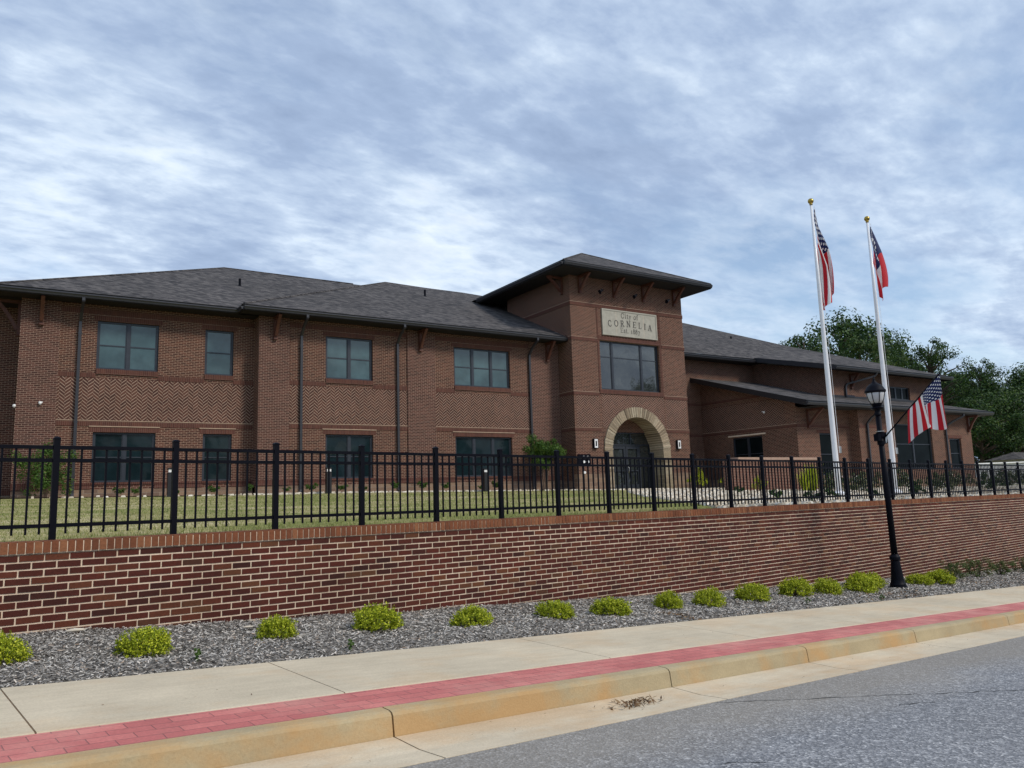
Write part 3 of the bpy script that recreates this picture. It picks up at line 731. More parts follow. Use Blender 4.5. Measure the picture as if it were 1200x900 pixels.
for c in (ACX-.98, ACX+.98): mb.box(c-.04, c+.04, DY-.001, DY+.101, zt0, 2.5)
mb.box(ACX+.35, ACX+.41, DY, DY+.1, 2.58, 3.15)
fr = P_('entrance_frame', mb, M['frame'])
mb = MB(); mb.box(xa, xb, DY+.05, DY+.06, zt0, 3.25); P_('pane', mb, M['glassclear'], fr)
for sd in (-1, 1):
    x0_, x1_ = sorted((ACX+sd*.012, ACX+sd*.935)); mb = MB(); y0, y1 = DY-.012, DY+.045
    mb.box(x0_, x0_+.13, y0, y1, .16, 2.48); mb.box(x1_-.13, x1_, y0, y1, .16, 2.48)
    mb.box(x0_+.13, x1_-.13, y0, y1, .16, .46); mb.box(x0_+.13, x1_-.13, y0, y1, 2.33, 2.48); mb.box(x0_+.13, x1_-.13, y0, y1, 1.15, 1.22)
    d = P_('door', mb, M['frame']); hx = ACX+sd*.10
    mb = MB(); mb.tube([(hx, DY-.015, 1.05), (hx, DY-.07, 1.08), (hx+sd*.04, DY-.09, 1.25), (hx, DY-.07, 1.42), (hx, DY-.015, 1.45)], .016, 8); P_('handle', mb, M['silver'], d, True)
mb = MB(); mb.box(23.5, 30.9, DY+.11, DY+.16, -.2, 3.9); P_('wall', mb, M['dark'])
mb = MB(); mb.box(25.2, 29.6, YT-.06, DY+.2, -.1, .12); P_('threshold', mb, M['limestone'])
# sign panel
mb = MB(); x0_, x1_, z0_, z1_ = 25.34, 29.13, 8.15, 9.54
mb.box(x0_, x1_, YT-.05, YT+.05, z0_, z1_)
sp = P_('sign_panel', mb, M['limestone'])
mb = MB(); t = .07
mb.box(x0_, x1_, YT-.075, YT-.05, z0_, z0_+t); mb.box(x0_, x1_, YT-.075, YT-.05, z1_-t, z1_); mb.box(x0_, x0_+t, YT-.075, YT-.05, z0_+t, z1_-t); mb.box(x1_-t, x1_, YT-.075, YT-.05, z0_+t, z1_-t)
P_('border', mb, M['limestone'], sp)
for x in (26.3, 28.2):
    mb = MB(); mb.box(x-.006, x+.006, YT-.0515, YT-.045, z0_+t, z1_-t); P_('panel_joint', mb, M['letter'], sp).data.materials[0] = M['mortar']
# serif lettering from strokes
def arc(cx, cy, rx, ry, a0, a1, n=14): return [(cx+rx*math.cos(R(lerp(a0, a1, k/n))), cy+ry*math.sin(R(lerp(a0, a1, k/n)))) for k in range(n+1)]
def L_(*p): return [p[i:i+2] for i in range(0, len(p), 2)]
G = {   # glyph: advance, strokes (points, thick)
 'C': (.80, [(arc(.42, .5, .36, .5, 48, 312), 1), (L_(.68, .66, .68, .9), .5), (L_(.68, .1, .68, .32), .5)]),
 'O': (.86, [(arc(.43, .5, .38, .5, 0, 360, 24), .9)]),
 'R': (.78, [(L_(.14, 0, .14, 1), 1), (L_(0, .99, .4, .99), .5), (arc(.36, .75, .24, .24, 90, -90), .9), (L_(.36, .51, .14, .51), .5), (L_(.34, .5, .68, 0), 1), (L_(0, 0, .3, 0), .5), (L_(.58, 0, .8, 0), .5)]),
 'N': (.88, [(L_(.14, 0, .14, 1), .6), (L_(.14, 1, .72, 0), 1), (L_(.72, 0, .72, 1), .6), (L_(0, 1, .18, 1), .5), (L_(0, 0, .28, 0), .5), (L_(.58, 1, .86, 1), .5)]),
 'E': (.72, [(L_(.14, 0, .14, 1), 1), (L_(0, 1, .6, 1), .5), (L_(0, 0, .62, 0), .5), (L_(.14, .52, .48, .52), .5), (L_(.6, .82, .6, 1), .5), (L_(.62, 0, .62, .2), .5), (L_(.48, .42, .48, .62), .4)]),
 'L': (.70, [(L_(.14, 0, .14, 1), 1), (L_(0, 0, .6, 0), .5), (L_(0, 1, .3, 1), .5), (L_(.6, 0, .6, .22), .5)]),
 'I': (.36, [(L_(.18, 0, .18, 1), 1), (L_(.03, 0, .33, 0), .5), (L_(.03, 1, .33, 1), .5)]),
 'A': (.84, [(L_(.1, 0, .42, 1), .6), (L_(.42, 1, .74, 0), 1), (L_(.22, .34, .62, .34), .5), (L_(0, 0, .24, 0), .5), (L_(.6, 0, .88, 0), .5)]),
 'i': (.30, [(L_(.15, 0, .15, .64), .9), (L_(.03, 0, .27, 0), .5), (L_(.03, .64, .15, .64), .5), (L_(.15, .84, .15, .95), 1.1)]),
 't': (.40, [(L_(.18, .86, .18, .14, .26, .02, .36, .05), .9), (L_(.02, .64, .36, .64), .5)]),
 'y': (.56, [(L_(.1, .64, .29, .04), .9), (L_(.48, .64, .29, .04, .18, -.28, .04, -.28), .6), (L_(0, .64, .2, .64), .5), (L_(.38, .64, .56, .64), .5)]),
 'o': (.58, [(arc(.28, .32, .24, .32, 0, 360, 18), .8)]),
 'f': (.36, [(L_(.14, 0, .14, .8, .2, .95, .36, .96), .9), (L_(0, .64, .32, .64), .5), (L_(.02, 0, .28, 0), .5)]),
 's': (.46, [(L_(.36, .5, .34, .62, .2, .66, .08, .58, .1, .44, .22, .35, .34, .26, .38, .12, .28, .01, .14, .0, .05, .08, .05, .18), .8)]),
 '1': (.44, [(L_(.2, 0, .2, .66), 1), (L_(.06, 0, .34, 0), .5), (L_(.06, .56, .2, .66), .5)]),
 '8': (.54, [(arc(.27, .72, .17, .20, 0, 360, 16), .8), (arc(.27, .27, .21, .27, 0, 360, 16), .8)]),
 '7': (.52, [(L_(.04, .62, .46, .62), .7), (L_(.46, .62, .2, -.26), .9), (L_(.04, .5, .04, .62), .5)]),
 '.': (.22, [(L_(.08, 0, .08, .08), 1.1)]), ' ': (.34, [])}
def text(txt, cx, z, h, sp_, warp=0.0, th=.10):
    w = sum(G[c][0]*h for c in txt)+sp_*(len(txt)-1); x = cx-w/2; mb = MB()
    for c in txt:
        adv, st = G[c]; mid = (x+adv*h/2-cx)/(w/2)
        base = z - warp*mid*mid; rot = -warp*2*mid/(w/2)*.9
        for pts, tk in st:
            for (a, b) in zip(pts[:-1], pts[1:]):
                q = []
                for p in (a, b):
                    lx, lz = (p[0]-adv/2)*h, p[1]*h
                    q.append(Vector((x+adv*h/2+lx*math.cos(rot)-lz*math.sin(rot), 0, base+lx*math.sin(rot)+lz*math.cos(rot))))
                t_ = th*h*tk; d = (q[1]-q[0]); L = d.length
                if L < 1e-5: continue
                d.normalize(); q[0] -= d*t_*.25; q[1] += d*t_*.25
                n_ = Vector((-d.z, 0, d.x))*t_/2
                f_ = [q[0]-n_, q[1]-n_, q[1]+n_, q[0]+n_]
                yy = YT-.056-.0001*len(mb.f)
                mb.face([(p.x, yy, p.z) for p in f_])
        x += adv*h+sp_
    return P_('lettering', mb, M['letter'], sp)
text('City of', 27.22, 9.14, .27, .045, 0, .13); text('CORNELIA', 27.24, 8.70, .31, .165, .085, .15); text('Est. 1887', 27.22, 8.36, .25, .035, 0, .13)
# gooseneck sign lights
for x in (24.99, 27.30, 29.63):
    mb = MB(); mb.tube([(x+.35, YT, 10.35), (x+.33, YT-.25, 10.42), (x+.2, YT-.45, 10.40), (x, YT-.52, 10.33)], .022, 8)
    mb.tube([(x+.35, YT+.01, 10.35), (x+.35, YT-.03, 10.35)], .06, 10)
    mb.tube([(x+.06, YT-.53, 10.36), (x-.12, YT-.54, 10.24)], [.05, .10], 10)
    P_('sign_light', mb, M['blackmetal'], smooth=False)
# wall sconces by the arch
for x in (24.53, 30.22):
    mb = MB(); mb.box(x-.13, x+.13, YT-.12, YT, 2.27, 2.76); wl = P_('wall_light', mb, M['blackmetal'])
    mb = MB(); mb.box(x-.10, x-.045, YT-.135, YT-.12, 2.30, 2.73); mb.box(x+.045, x+.10, YT-.135, YT-.12, 2.30, 2.73); mb.box(x-.045, x+.045, YT-.135, YT-.12, 2.30, 2.38); mb.box(x-.045, x+.045, YT-.135, YT-.12, 2.64, 2.73)
    P_('light_frame', mb, M['whitemetal'], wl)
# ---- roofs
def roof(name, faces, mat='shingle'):
    mb = MB(); [mb.face(f) for f in faces]; return P_(name, mb, M[mat])
def gut(a, b, zt_=7.93, out=(0, -1), name='gutter'):   # eave run from a to b in plan: fascia, gutter and drip edge
    a, b = Vector((*a, 0)), Vector((*b, 0)); o_ = Vector((*out, 0)); mb = MB()
    d = zt_-.24
    q = lambda p, e, z: tuple(p+o_*e+Vector((0, 0, z)))
    mb.hexa([q(a, 0, d), q(b, 0, d), q(b, .02, d), q(a, .02, d), q(a, 0, zt_), q(b, 0, zt_), q(b, .02, zt_), q(a, .02, zt_)]); fa = P_('fascia', mb, M['trim'])
    mb = MB(); pr = [(.022, d+.02), (.085, d+.022), (.10, d+.075), (.135, d+.12), (.135, d+.165), (.12, d+.165), (.12, d+.14), (.022, d+.14)]
    r0 = [q(a, e, z) for e, z in pr]; r1 = [q(b, e, z) for e, z in pr]
    for k in range(len(pr)): mb.face([r0[k], r1[k], r1[(k+1) % len(pr)], r0[(k+1) % len(pr)]])
    mb.face(r0[::-1]); mb.face(r1); P_(name, mb, M['gutter'])
    mb = MB(); mb.hexa([q(a, -.1, zt_+.001), q(b, -.1, zt_+.001), q(b, .07, zt_-.025), q(a, .07, zt_-.025), q(a, -.1, zt_+.02), q(b, -.1, zt_+.02), q(b, .07, zt_-.005), q(a, .07, zt_-.005)]); P_('drip_edge', mb, M['trim'])
e = 7.93
SL = .461
ry = 41.6; rz = e+SL*(ry-31.92)
roof('roof', [[(-.83, 31.92, e), (20, 31.92, e), (20, ry, rz), (8.85, ry, rz)], [(-.83, 31.92, e), (8.85, ry, rz), (-.83, 51.3, e)], [(-.83, 51.3, e), (8.85, ry, rz), (20, ry, rz), (20, 51.3, e)]])
ry2 = 41.78; rz2 = e+.458*(ry2-31.17)
roof('roof', [[(7.44, 31.17, e), (23.35, 31.17, e), (23.35, ry2, rz2), (18.05, ry2, rz2)], [(7.44, 31.17, e), (18.05, ry2, rz2), (18.05, 44, rz2-1), (7.44, 44, e)],
              [(23.35, 36.75, e+.458*(36.75-31.17)), (29, 36.75, e+.458*(36.75-31.17)), (29, ry2, rz2-.2), (23.35, ry2, rz2)], [(18.05, ry2, rz2), (29, ry2, rz2-.2), (29, 51.5, e), (18.05, 51.5, e)]])
gut((-.83, 31.92), (7.5, 31.92)); gut((7.44, 31.17), (23.34, 31.17)); gut((7.44, 31.92), (7.44, 31.17), out=(-1, 0)); gut((-.83, 51), (-.83, 31.92), out=(-1, 0))
for q in ((-.83, 8.3, 31.92, YL+.1), (7.44, 23.34, 31.17, YM+.1), (-.83, .02, YL, 51)):
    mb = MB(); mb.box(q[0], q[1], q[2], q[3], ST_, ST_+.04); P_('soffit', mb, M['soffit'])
bpy.context.view_layer.update()
# hip caps (thin ridges)
def ridge(a, b, w=.16): 
    mb = MB(); mb.tube([a, b], .05, 6); P_('ridge_cap', mb, M['shingle'])
ridge((-.83, 31.92, e+.01), (8.85, ry, rz)); ridge((7.44, 31.17, e+.01), (18.05, ry2, rz2)); ridge((18.05, ry2, rz2), (28.5, ry2, rz2-.2)); ridge((8.85, ry, rz), (16, ry, rz))
# tower roof
tx0, tx1, ty0, ty1, te = 22.15, 32.3, 29.6, 38.0, 11.38
ap = (27.25, 34.64, 13.85)
roof('roof', [[(tx0, ty0, te), (tx1, ty0, te), ap], [(tx1, ty0, te), (tx1, ty1+1, te), ap], [(tx1, ty1+1, te), (tx0, ty1+1, te), ap], [(tx0, ty1+1, te), (tx0, ty0, te), ap]])
ridge((tx0, ty0, te), ap); ridge((tx1, ty0, te), ap)
gut((tx0, ty0), (tx1, ty0), te); gut((tx0, ty1), (tx0, ty0), te, (-1, 0)); gut((tx1, ty1), (tx1, ty0), te, (1, 0))
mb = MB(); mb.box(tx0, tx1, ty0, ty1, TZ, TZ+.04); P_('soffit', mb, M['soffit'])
# brackets : outward direction (dx,dy), foot on wall at z0
def bracket(x, y, ztop, out=(0, -1), reach=.62, h=.92, w=.13):
    ox, oy = out; mb = MB(); p = lambda e_, z: (x+ox*e_, y+oy*e_, z)
    sx, sy = abs(oy)*w/2, abs(ox)*w/2
    mb.bar(p(.06, ztop-h), p(.06, ztop), w, .12, up=(ox, oy, 0)); mb.bar(p(0, ztop-.06), p(reach+.1, ztop-.06), w*.98, .11)
    pts = [p(.08+(reach-.02)*t+.10*math.sin(PI*t)*.6*-1+.06, ztop-h*.86*(1-t)-.02+.0) for t in (0, .25, .5, .75, 1)]
    for a_, b_ in zip(pts[:-1], pts[1:]): mb.bar(a_, b_, w*.9, .12, up=(oy, ox, 0))
    mb.bar(p(.06, ztop-h-.05), p(.06, ztop-h), w*1.15, .15, up=(ox, oy, 0))
    return P_('eave_bracket', mb, M['timber'])
for x, y in ((.62, YL-.055), (8.9, YM-.055), (15.5, YM-.055), (22.6, YM-.055)): bracket(x, y, ST_)
bracket(0.0, YL+.45, ST_, (-1, 0), .7, 1.25); 
for x in (23.97, 26.23, 28.25, 30.51): bracket(x, YT, TZ, reach=.8, h=.87)
bracket(23.35, 31.4, TZ, (-1, 0), .8, .87)
# downspouts
def spout(x, ywall, yeave, ztop, zbot, dx=0, name='downspout', mat='gutter'):
    mb = MB(); P = [(x+dx, yeave-.05, ztop), (x+dx, yeave-.05, ztop-.12), (x+dx*.5, lerp(yeave, ywall, .55), ztop-.42), (x, ywall-.09, ztop-.72), (x, ywall-.09, zbot+.15), (x, ywall-.2, zbot)]
    for a_, b_ in zip(P[:-1], P[1:]): mb.bar(a_, b_, .10, .08, up=(0, 1, 0))
    for z in (ztop-1.2, 3.2, 1.2):
        if z > zbot: mb.box(x-.07, x+.07, ywall-.135, ywall, z, z+.04)
    return P_(name, mb, M[mat])
spout(1.87, YL, 31.92, 7.72, .45, .02); spout(10.0, YM, 31.17, 7.72, .4); spout(14.38, YM, 31.17, 7.72, .35); spout(21.52, YM, 31.17, 7.72, .3)
# ---- right wing
YR = 32.74
wall_front('wall', 31.12, 39.0, YR, .6, ST_); bx('stone_base', 31.12, 34.2, YR-.03, YR+.2, -.2, .59, M['stone'])
band(31.13, 34.2, YR, 3.14, 3.31, .022); band(31.13, 34.2, YR, 4.95, 5.12, .022)
spout(31.75, YR, 31.92, 7.72, .1)
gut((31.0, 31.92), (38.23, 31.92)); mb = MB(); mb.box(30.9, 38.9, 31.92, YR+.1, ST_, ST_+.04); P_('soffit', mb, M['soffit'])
be = 6.72; ks = (8.0-be)/(31.92-26.45)
K0 = (38.23, 31.92, 7.96); H0 = (50.2, 26.45, be); H1 = (47.1, 36, 10.13); H2 = (41.56, 41, 12.41); RR = (29, 41, 12.41)
roof('roof', [[(29, 31.92, e), K0, H2, RR], [K0, (38.23, 26.45, be), H0], [K0, H0, H1], [K0, H1, H2], [H0, (51, 45, be), H1], [H1, (51, 45, be), H2]])
mb = MB(); th = .26     # sloping rake board at the left of the lower pitch
mb.hexa([(38.20, 31.92, 8.0-th), (38.23, 31.92, 8.0-th), (38.23, 26.45, be-th), (38.20, 26.45, be-th), (38.20, 31.92, 8.02), (38.23, 31.92, 8.02), (38.23, 26.45, be+.02), (38.20, 26.45, be+.02)]); P_('rake_board', mb, M['gutter'])
mb = MB(); mb.face([(38.23, 31.92, 8.0-th+.02), (50.2, 31.92, 8.0-th+.02), (50.2, 26.45, be-th+.02), (38.23, 26.45, be-th+.02)]); P_('soffit', mb, M['soffit'])
gut((38.23, 26.45), (50.2, 26.45), be)
gut((50.2, 26.45), (50.2, 40), be, (1, 0))
# upper block
mb = MB()
mb.face([(39.0, YR+.2, 3.8), (39.0, 27.3, 3.8), (39.0, 27.3, 6.65), (39.0, YR+.2, 7.9)]); P_('wall', mb, M['brick'])
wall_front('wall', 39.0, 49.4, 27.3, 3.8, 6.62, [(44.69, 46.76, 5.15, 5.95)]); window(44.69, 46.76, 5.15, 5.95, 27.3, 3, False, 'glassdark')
band(44.5, 46.95, 27.3, 5.07, 5.145, .04, 'window_sill')
mb = MB(); mb.face([(49.4, 27.3, 3.8), (49.4, 40, 3.8), (49.4, 40, 6.65), (49.4, 27.3, 6.65)]); P_('wall', mb, M['brick'])
bracket(40.8, 27.3, 6.46, reach=.5, h=.8); 
mb = MB(); P9 = [(42.1, 26.4, 6.5), (42.0, 26.5, 6.3), (40.35, 27.2, 5.85), (40.2, 27.22, 5.7), (40.2, 27.22, 5.15), (40.5, 26.9, 5.08)]
for a_, b_ in zip(P9[:-1], P9[1:]): mb.bar(a_, b_, .1, .08, up=(0, 1, 0))
P_('downspout', mb, M['gutter'])
# lower lean-to roof wrapping the front
le, lsl = 4.36, .287
def lz(y): return le+lsl*(y-24.9)
roof('roof', [[(33.45, 24.9, le), (51.5, 24.9, le), (49.1, 27.3, lz(27.3)), (33.45, 27.3, lz(27.3))], [(33.45, 27.3, lz(27.3)), (39.05, 27.3, lz(27.3)), (39.05, YR, lz(YR)), (33.45, YR, lz(YR))],
              [(51.5, 24.9, le), (51.5, 42, le), (49.1, 42, lz(27.3)), (49.1, 27.3, lz(27.3))]])
mb = MB(); mb.hexa([(33.42, YR, lz(YR)-.27), (33.45, YR, lz(YR)-.27), (33.45, 24.9, le-.27), (33.42, 24.9, le-.27), (33.42, YR, lz(YR)+.02), (33.45, YR, lz(YR)+.02), (33.45, 24.9, le+.02), (33.42, 24.9, le+.02)]); P_('rake_board', mb, M['trim'])
mb = MB(); mb.face([(33.45, 24.9, le-.25), (33.45, YR, lz(YR)-.25), (34.3, YR, lz(YR)-.25), (34.3, 24.9, le-.25)]); mb.face([(34.3, 24.9, le-.25), (34.3, 27, le-.2), (51.5, 27, le-.2), (51.5, 24.9, le-.25)]); mb.face([(50, 27, le-.25), (50, 42, le-.25), (51.5, 42, le-.25), (51.5, 24.9, le-.25), (50, 24.9, le-.25)]); P_('soffit', mb, M['soffit'])
gut((33.42, 24.9), (51.5, 24.9), le); gut((51.5, 24.9), (51.5, 42), le, (1, 0))
mb = MB(); mb.bar((39.03, 27.3, lz(27.3)+.05), (39.03, YR, lz(YR)+.05), .03, .12); mb.bar((39, 27.26, lz(27.3)+.05), (49.4, 27.26, lz(27.3)+.05), .03, .12); P_('flashing', mb, M['trim'])
# lower block walls
XA, YF, YF2 = 34.2, 26.17, 25.6
mb = MB()
o_ = [(28.45, 30.55, 1.0, 2.88)]
wf = wall_front('wall', YF, YR, XA, .6, 4.2, o_, axis='y')
mb = MB(); mb.face([(XA, YF, 4.2), (XA, YR, 4.2), (XA, YR, lz(YR)-.2), (XA, YF, lz(YF)-.2)]); P_('wall', mb, M['brick'])
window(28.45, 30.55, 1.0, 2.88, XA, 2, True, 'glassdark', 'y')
bx('stone_base', XA-.03, XA+.2, YF, YR, -.3, .59, M['stone'])
band(YF, YR, XA, 3.14, 3.31, .025, axis='y'); mb = MB(); mb.box(XA-.032, XA, YF, YR, 3.312, 3.335); P_('band_ledge', mb, M['ledge'])
herring(YF+.7, YR-.05, XA, 3.345, 4.75, 'y'); band(28.4, YR, XA, 4.95, 5.12, .025, axis='y')
mb = MB(); mb.box(XA-.04, XA, 28.2, 30.8, 2.95, 3.02); P_('header_ledge', mb, M['mortar'])
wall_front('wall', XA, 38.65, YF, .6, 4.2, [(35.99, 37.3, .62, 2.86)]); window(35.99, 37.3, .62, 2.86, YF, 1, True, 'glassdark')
band(34.2, 38.65, YF, 3.14, 3.31, .022); band(35.8, 37.5, YF, 2.865, 3.03, .02, 'window_header')
wall_front('wall', YF2, YF+.1, 38.65, .3, 4.2, axis='y')
wall_front('wall', 38.65, 50.1, YF2, .3, 4.2, [(41.96, 45.69, .9, 3.45), (47.52, 48.82, .9, 2.68)])
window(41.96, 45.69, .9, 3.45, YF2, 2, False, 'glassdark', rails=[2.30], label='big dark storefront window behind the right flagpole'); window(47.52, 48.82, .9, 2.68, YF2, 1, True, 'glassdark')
band(47.4, 48.95, YF2, 2.69, 2.86, .02, 'window_header'); band(38.7, 41.9, YF2, 3.14, 3.31, .022)
mb = MB(); mb.face([(50.1, YF2, -.3), (50.1, 42, -.3), (50.1, 42, 4.2), (50.1, YF2, 4.2)]); P_('wall', mb, M['brick'])
bx('stone_base', XA, 38.65, YF-.03, YF+.1, -.4, .59, M['stone']); bx('stone_base', 38.64, 50.12, YF2-.03, YF2+.1, -.5, .29, M['stone'])
bracket(35.1, YF, 4.1, reach=.9, h=.95); bracket(49.75, YF2, 4.1, reach=.55, h=.95); bracket(50.1, YF2+.6, 4.1, (1, 0), .9, 1.0)
spout(39.3, YF2, 24.9, 4.1, .1, .2); spout(47.1, YF2, 24.9, 4.1, .1, .9)
# back of the building, closed
mb = MB(); mb.face([(0, 51, 0), (50, 51, 0), (50, 51, 7.7), (0, 51, 7.7)]); mb.face([(50.05, 42, 0), (50.05, 51, 0), (50.05, 51, 7.7), (50.05, 42, 7.7)]); P_('wall', mb, M['brick'])
# cameras, vents
for x, y, z in ((-.06, 32.72, 3.74), (.72, YL-.13, 3.86), (XA-.12, 28.1, 4.1)):
    mb = MB(); mb.tube([(x, y, z+.06), (x, y, z+.01), (x, y, z-.03), (x, y, z-.06)], [.045, .055, .045, .015], 12); mb.box(x-.03, x+.08, y, y+.12, z+.03, z+.06); P_('security_camera', mb, M['whitemetal'])
for x, y, z in ((8.6, 36.92, 10.2), (19.08, 38.57, 11.3), (42.1, 37.06, 10.3)):
    mb = MB(); mb.tube([(x, y, z-.2), (x, y, z+.38)], .06, 10); mb.tube([(x, y, z-.1), (x, y, z+.05)], [.16, .07], 10); P_('roof_vent', mb, M['blackmetal'])
# ------------------------------------------------------------------ flags
def stripes_mat(kind):
    m, nt, bs = newmat(kind)
    uv = nt.nodes.new('ShaderNodeUVMap'); sp = nt.nodes.new('ShaderNodeSeparateXYZ'); nt.links.new(uv.outputs[0], sp.inputs[0])
    h, f = sp.outputs[1], sp.outputs[0]     # h: 0 at canton edge of the hoist ; f: 0 at hoist
    RED, WH, BL = (.66, .012, .030), (.88, .88, .88), (.010, .022, .13)
    if kind == 'us_flag_cloth':
        st = math_(nt, 'MODULO', math_(nt, 'FLOOR', math_(nt, 'MULTIPLY', h, 13)), 2)
        c = mixc(nt, st, RED, WH)
        can = math_(nt, 'MULTIPLY', math_(nt, 'LESS_THAN', h, 7/13), math_(nt, 'LESS_THAN', f, .4))
        hh = math_(nt, 'MULTIPLY', h, 13/7*5); ff = math_(nt, 'MULTIPLY', f, 1/.4*5.5)
        def dots(a, b):
            x = math_(nt, 'SUBTRACT', math_(nt, 'FRACT', math_(nt, 'ADD', hh, a)), .5); y = math_(nt, 'SUBTRACT', math_(nt, 'FRACT', math_(nt, 'ADD', ff, b)), .5)
            x = math_(nt, 'MULTIPLY', x, 1.0); y = math_(nt, 'MULTIPLY', y, 1.1)
            return math_(nt, 'LESS_THAN', math_(nt, 'ADD', math_(nt, 'MULTIPLY', x, x), math_(nt, 'MULTIPLY', y, y)), .042)
        star = math_(nt, 'MAXIMUM', dots(0, 0), dots(.5, .5))
        cc = mixc(nt, star, BL, WH); c = mixc(nt, can, c, cc)
    else:
        st = math_(nt, 'MULTIPLY', math_(nt, 'GREATER_THAN', h, 1/3), math_(nt, 'LESS_THAN', h, 2/3))
        c = mixc(nt, st, RED, WH)
        can = math_(nt, 'MULTIPLY', math_(nt, 'LESS_THAN', h, 2/3), math_(nt, 'LESS_THAN', f, .42))
        x = math_(nt, 'SUBTRACT', math_(nt, 'MULTIPLY', h, 1.5), .5); y = math_(nt, 'SUBTRACT', math_(nt, 'DIVIDE', f, .42), .5)
        r = math_(nt, 'SQRT', math_(nt, 'ADD', math_(nt, 'MULTIPLY', x, x), math_(nt, 'MULTIPLY', y, y)))
        ang = math_(nt, 'FRACT', math_(nt, 'MULTIPLY', math_(nt, 'ARCTAN2', y, x), 13/(2*PI)))
        ring = math_(nt, 'MULTIPLY', math_(nt, 'LESS_THAN', math_(nt, 'ABSOLUTE', math_(nt, 'SUBTRACT', r, .34)), .045), math_(nt, 'LESS_THAN', math_(nt, 'ABSOLUTE', math_(nt, 'SUBTRACT', ang, .5)), .28))
        cc = mixc(nt, ring, BL, WH); cc = mixc(nt, math_(nt, 'LESS_THAN', r, .15), cc, (.55, .40, .12)); c = mixc(nt, can, c, cc)
    nt.links.new(c, bs.inputs['Base Color']); bs.inputs['Roughness'].default_value = .7; bs.inputs['Sheen Weight'].default_value = .2
    tr = nt.nodes.new('ShaderNodeBsdfTranslucent'); nt.links.new(c, tr.inputs[0]); mx = nt.nodes.new('ShaderNodeMixShader'); mx.inputs[0].default_value = .4
    nt.links.new(bs.outputs[0], mx.inputs[1]); nt.links.new(tr.outputs[0], mx.inputs[2]); nt.links.new(mx.outputs[0], nt.nodes['Material Output'].inputs[0])
    return m
M['us'] = stripes_mat('us_flag_cloth'); M['ga'] = stripes_mat('state_flag_cloth')
def cloth(name, fn, mat, nh=52, nf=90, parent=None):
    vs, fs, uv = [], [], []
    for i in range(nh+1):
        for j in range(nf+1):
            vs.append(tuple(fn(i/nh, j/nf))); uv.append((j/nf, i/nh))
    for i in range(nh):
        for j in range(nf): a = i*(nf+1)+j; fs.append((a, a+1, a+nf+2, a+nf+1))
    me = bpy.data.meshes.new(name); me.from_pydata(vs, [], fs); me.materials.append(mat)
    lay = me.uv_layers.new(name='UVMap')
    for l in me.loops: lay.data[l.index].uv = uv[l.vertex_index]
    me.polygons.foreach_set('use_smooth', [True]*len(me.polygons)); me.update()
    o = bpy.data.objects.new(name, me); C.objects.link(o)
    if parent: o.parent = parent
    md = o.modifiers.new('thickness', 'SOLIDIFY'); md.thickness = .003
    return o
# flagpoles
def flagpole(base, top, label):
    b_, t_ = Vector(base), Vector(top); root = empty('flagpole', b_); tag(root, label, 'flagpole', 'white flagpoles in front of the right wing')
    d = t_-b_
    mb = MB(); mb.tube([(0, 0, -.1), tuple(d*.12), tuple(d*.4), tuple(d*.7), tuple(d)], [.082, .082, .074, .057, .036], 20); po = mb.build('pole', M['pole'], root, True)
    mb = MB(); mb.lathe([(.20, -.02), (.20, .02), (.13, .07), (.11, .10)], (0, 0, 0), 20); mb.build('base_collar', M['pole'], root)
    mb = MB(); c = d+Vector((0, 0, .13)); mb.tube([tuple(c+Vector((0, 0, .092*math.sin(R(a))))) for a in range(-85, 86, 17)], [.092*math.cos(R(a)) for a in range(-85, 86, 17)], 18); mb.tube([tuple(d), tuple(d+Vector((0, 0, .06)))], .05, 12); mb.build('ball_finial', M['gold'], root, True)
    mb = MB(); mb.tube([tuple(d*.995+Vector((.09, -.06, 0))), tuple(d*.14+Vector((.13, -.07, 0)))], .006, 5); mb.build('halyard', M['whitemetal'], root)
    mb = MB(); mb.box(.08, .16, -.11, -.07, 1.25, 1.45); mb.build('cleat', M['silver'], root)
    return b_, t_
p1 = flagpole((21.33, 15, -.22), (21.22, 15, 8.98), 'tall white flagpole flying the limp striped flag, left of the two')
p2 = flagpole((24.32, 15, -.24), (24.21, 15, 8.90), 'white flagpole flying the plain red state flag, right of the two')
def limp(top, hoist, fly, spread, seed, fold=.055, kink=0.0, tail=.85, hp=1.0):
    px, py, pz = top
    def fn(h, f):
        z = -(1-f)*hoist*h - f*(fly*tail + .42*hoist*h)
        w = spread*(math.sin(min(f, 1)*PI*.62)**.9)*(.42+.58*(1-h*.35))
        x = .055 + w*(1-.62*h**hp) + fold*math.sin(9*h+3.2*f+seed)*f + .02*math.sin(23*h+seed)*f
        y = -.05 + fold*1.7*math.sin(12.5*h+1.5*f+seed*2)*min(1, f*2.5) + .03*math.sin(5*f+7*h)
        return (px+x, py+y, pz+z+kink*math.sin(PI*f)*math.sin(PI*h))
    return fn
fl = cloth('flag', limp((21.225, 15, 8.88), 1.5, 2.95, .64, .6, .09, tail=.92, hp=.8), M['us']); tag(fl, 'limp stars and stripes flag hanging from the taller left flagpole', 'flag')
fl = cloth('flag', limp((24.215, 15, 8.76), 1.3, 2.35, .66, 2.1, .03, tail=.88, hp=.30), M['ga']); tag(fl, 'limp red and blue state flag hanging from the right flagpole', 'flag')
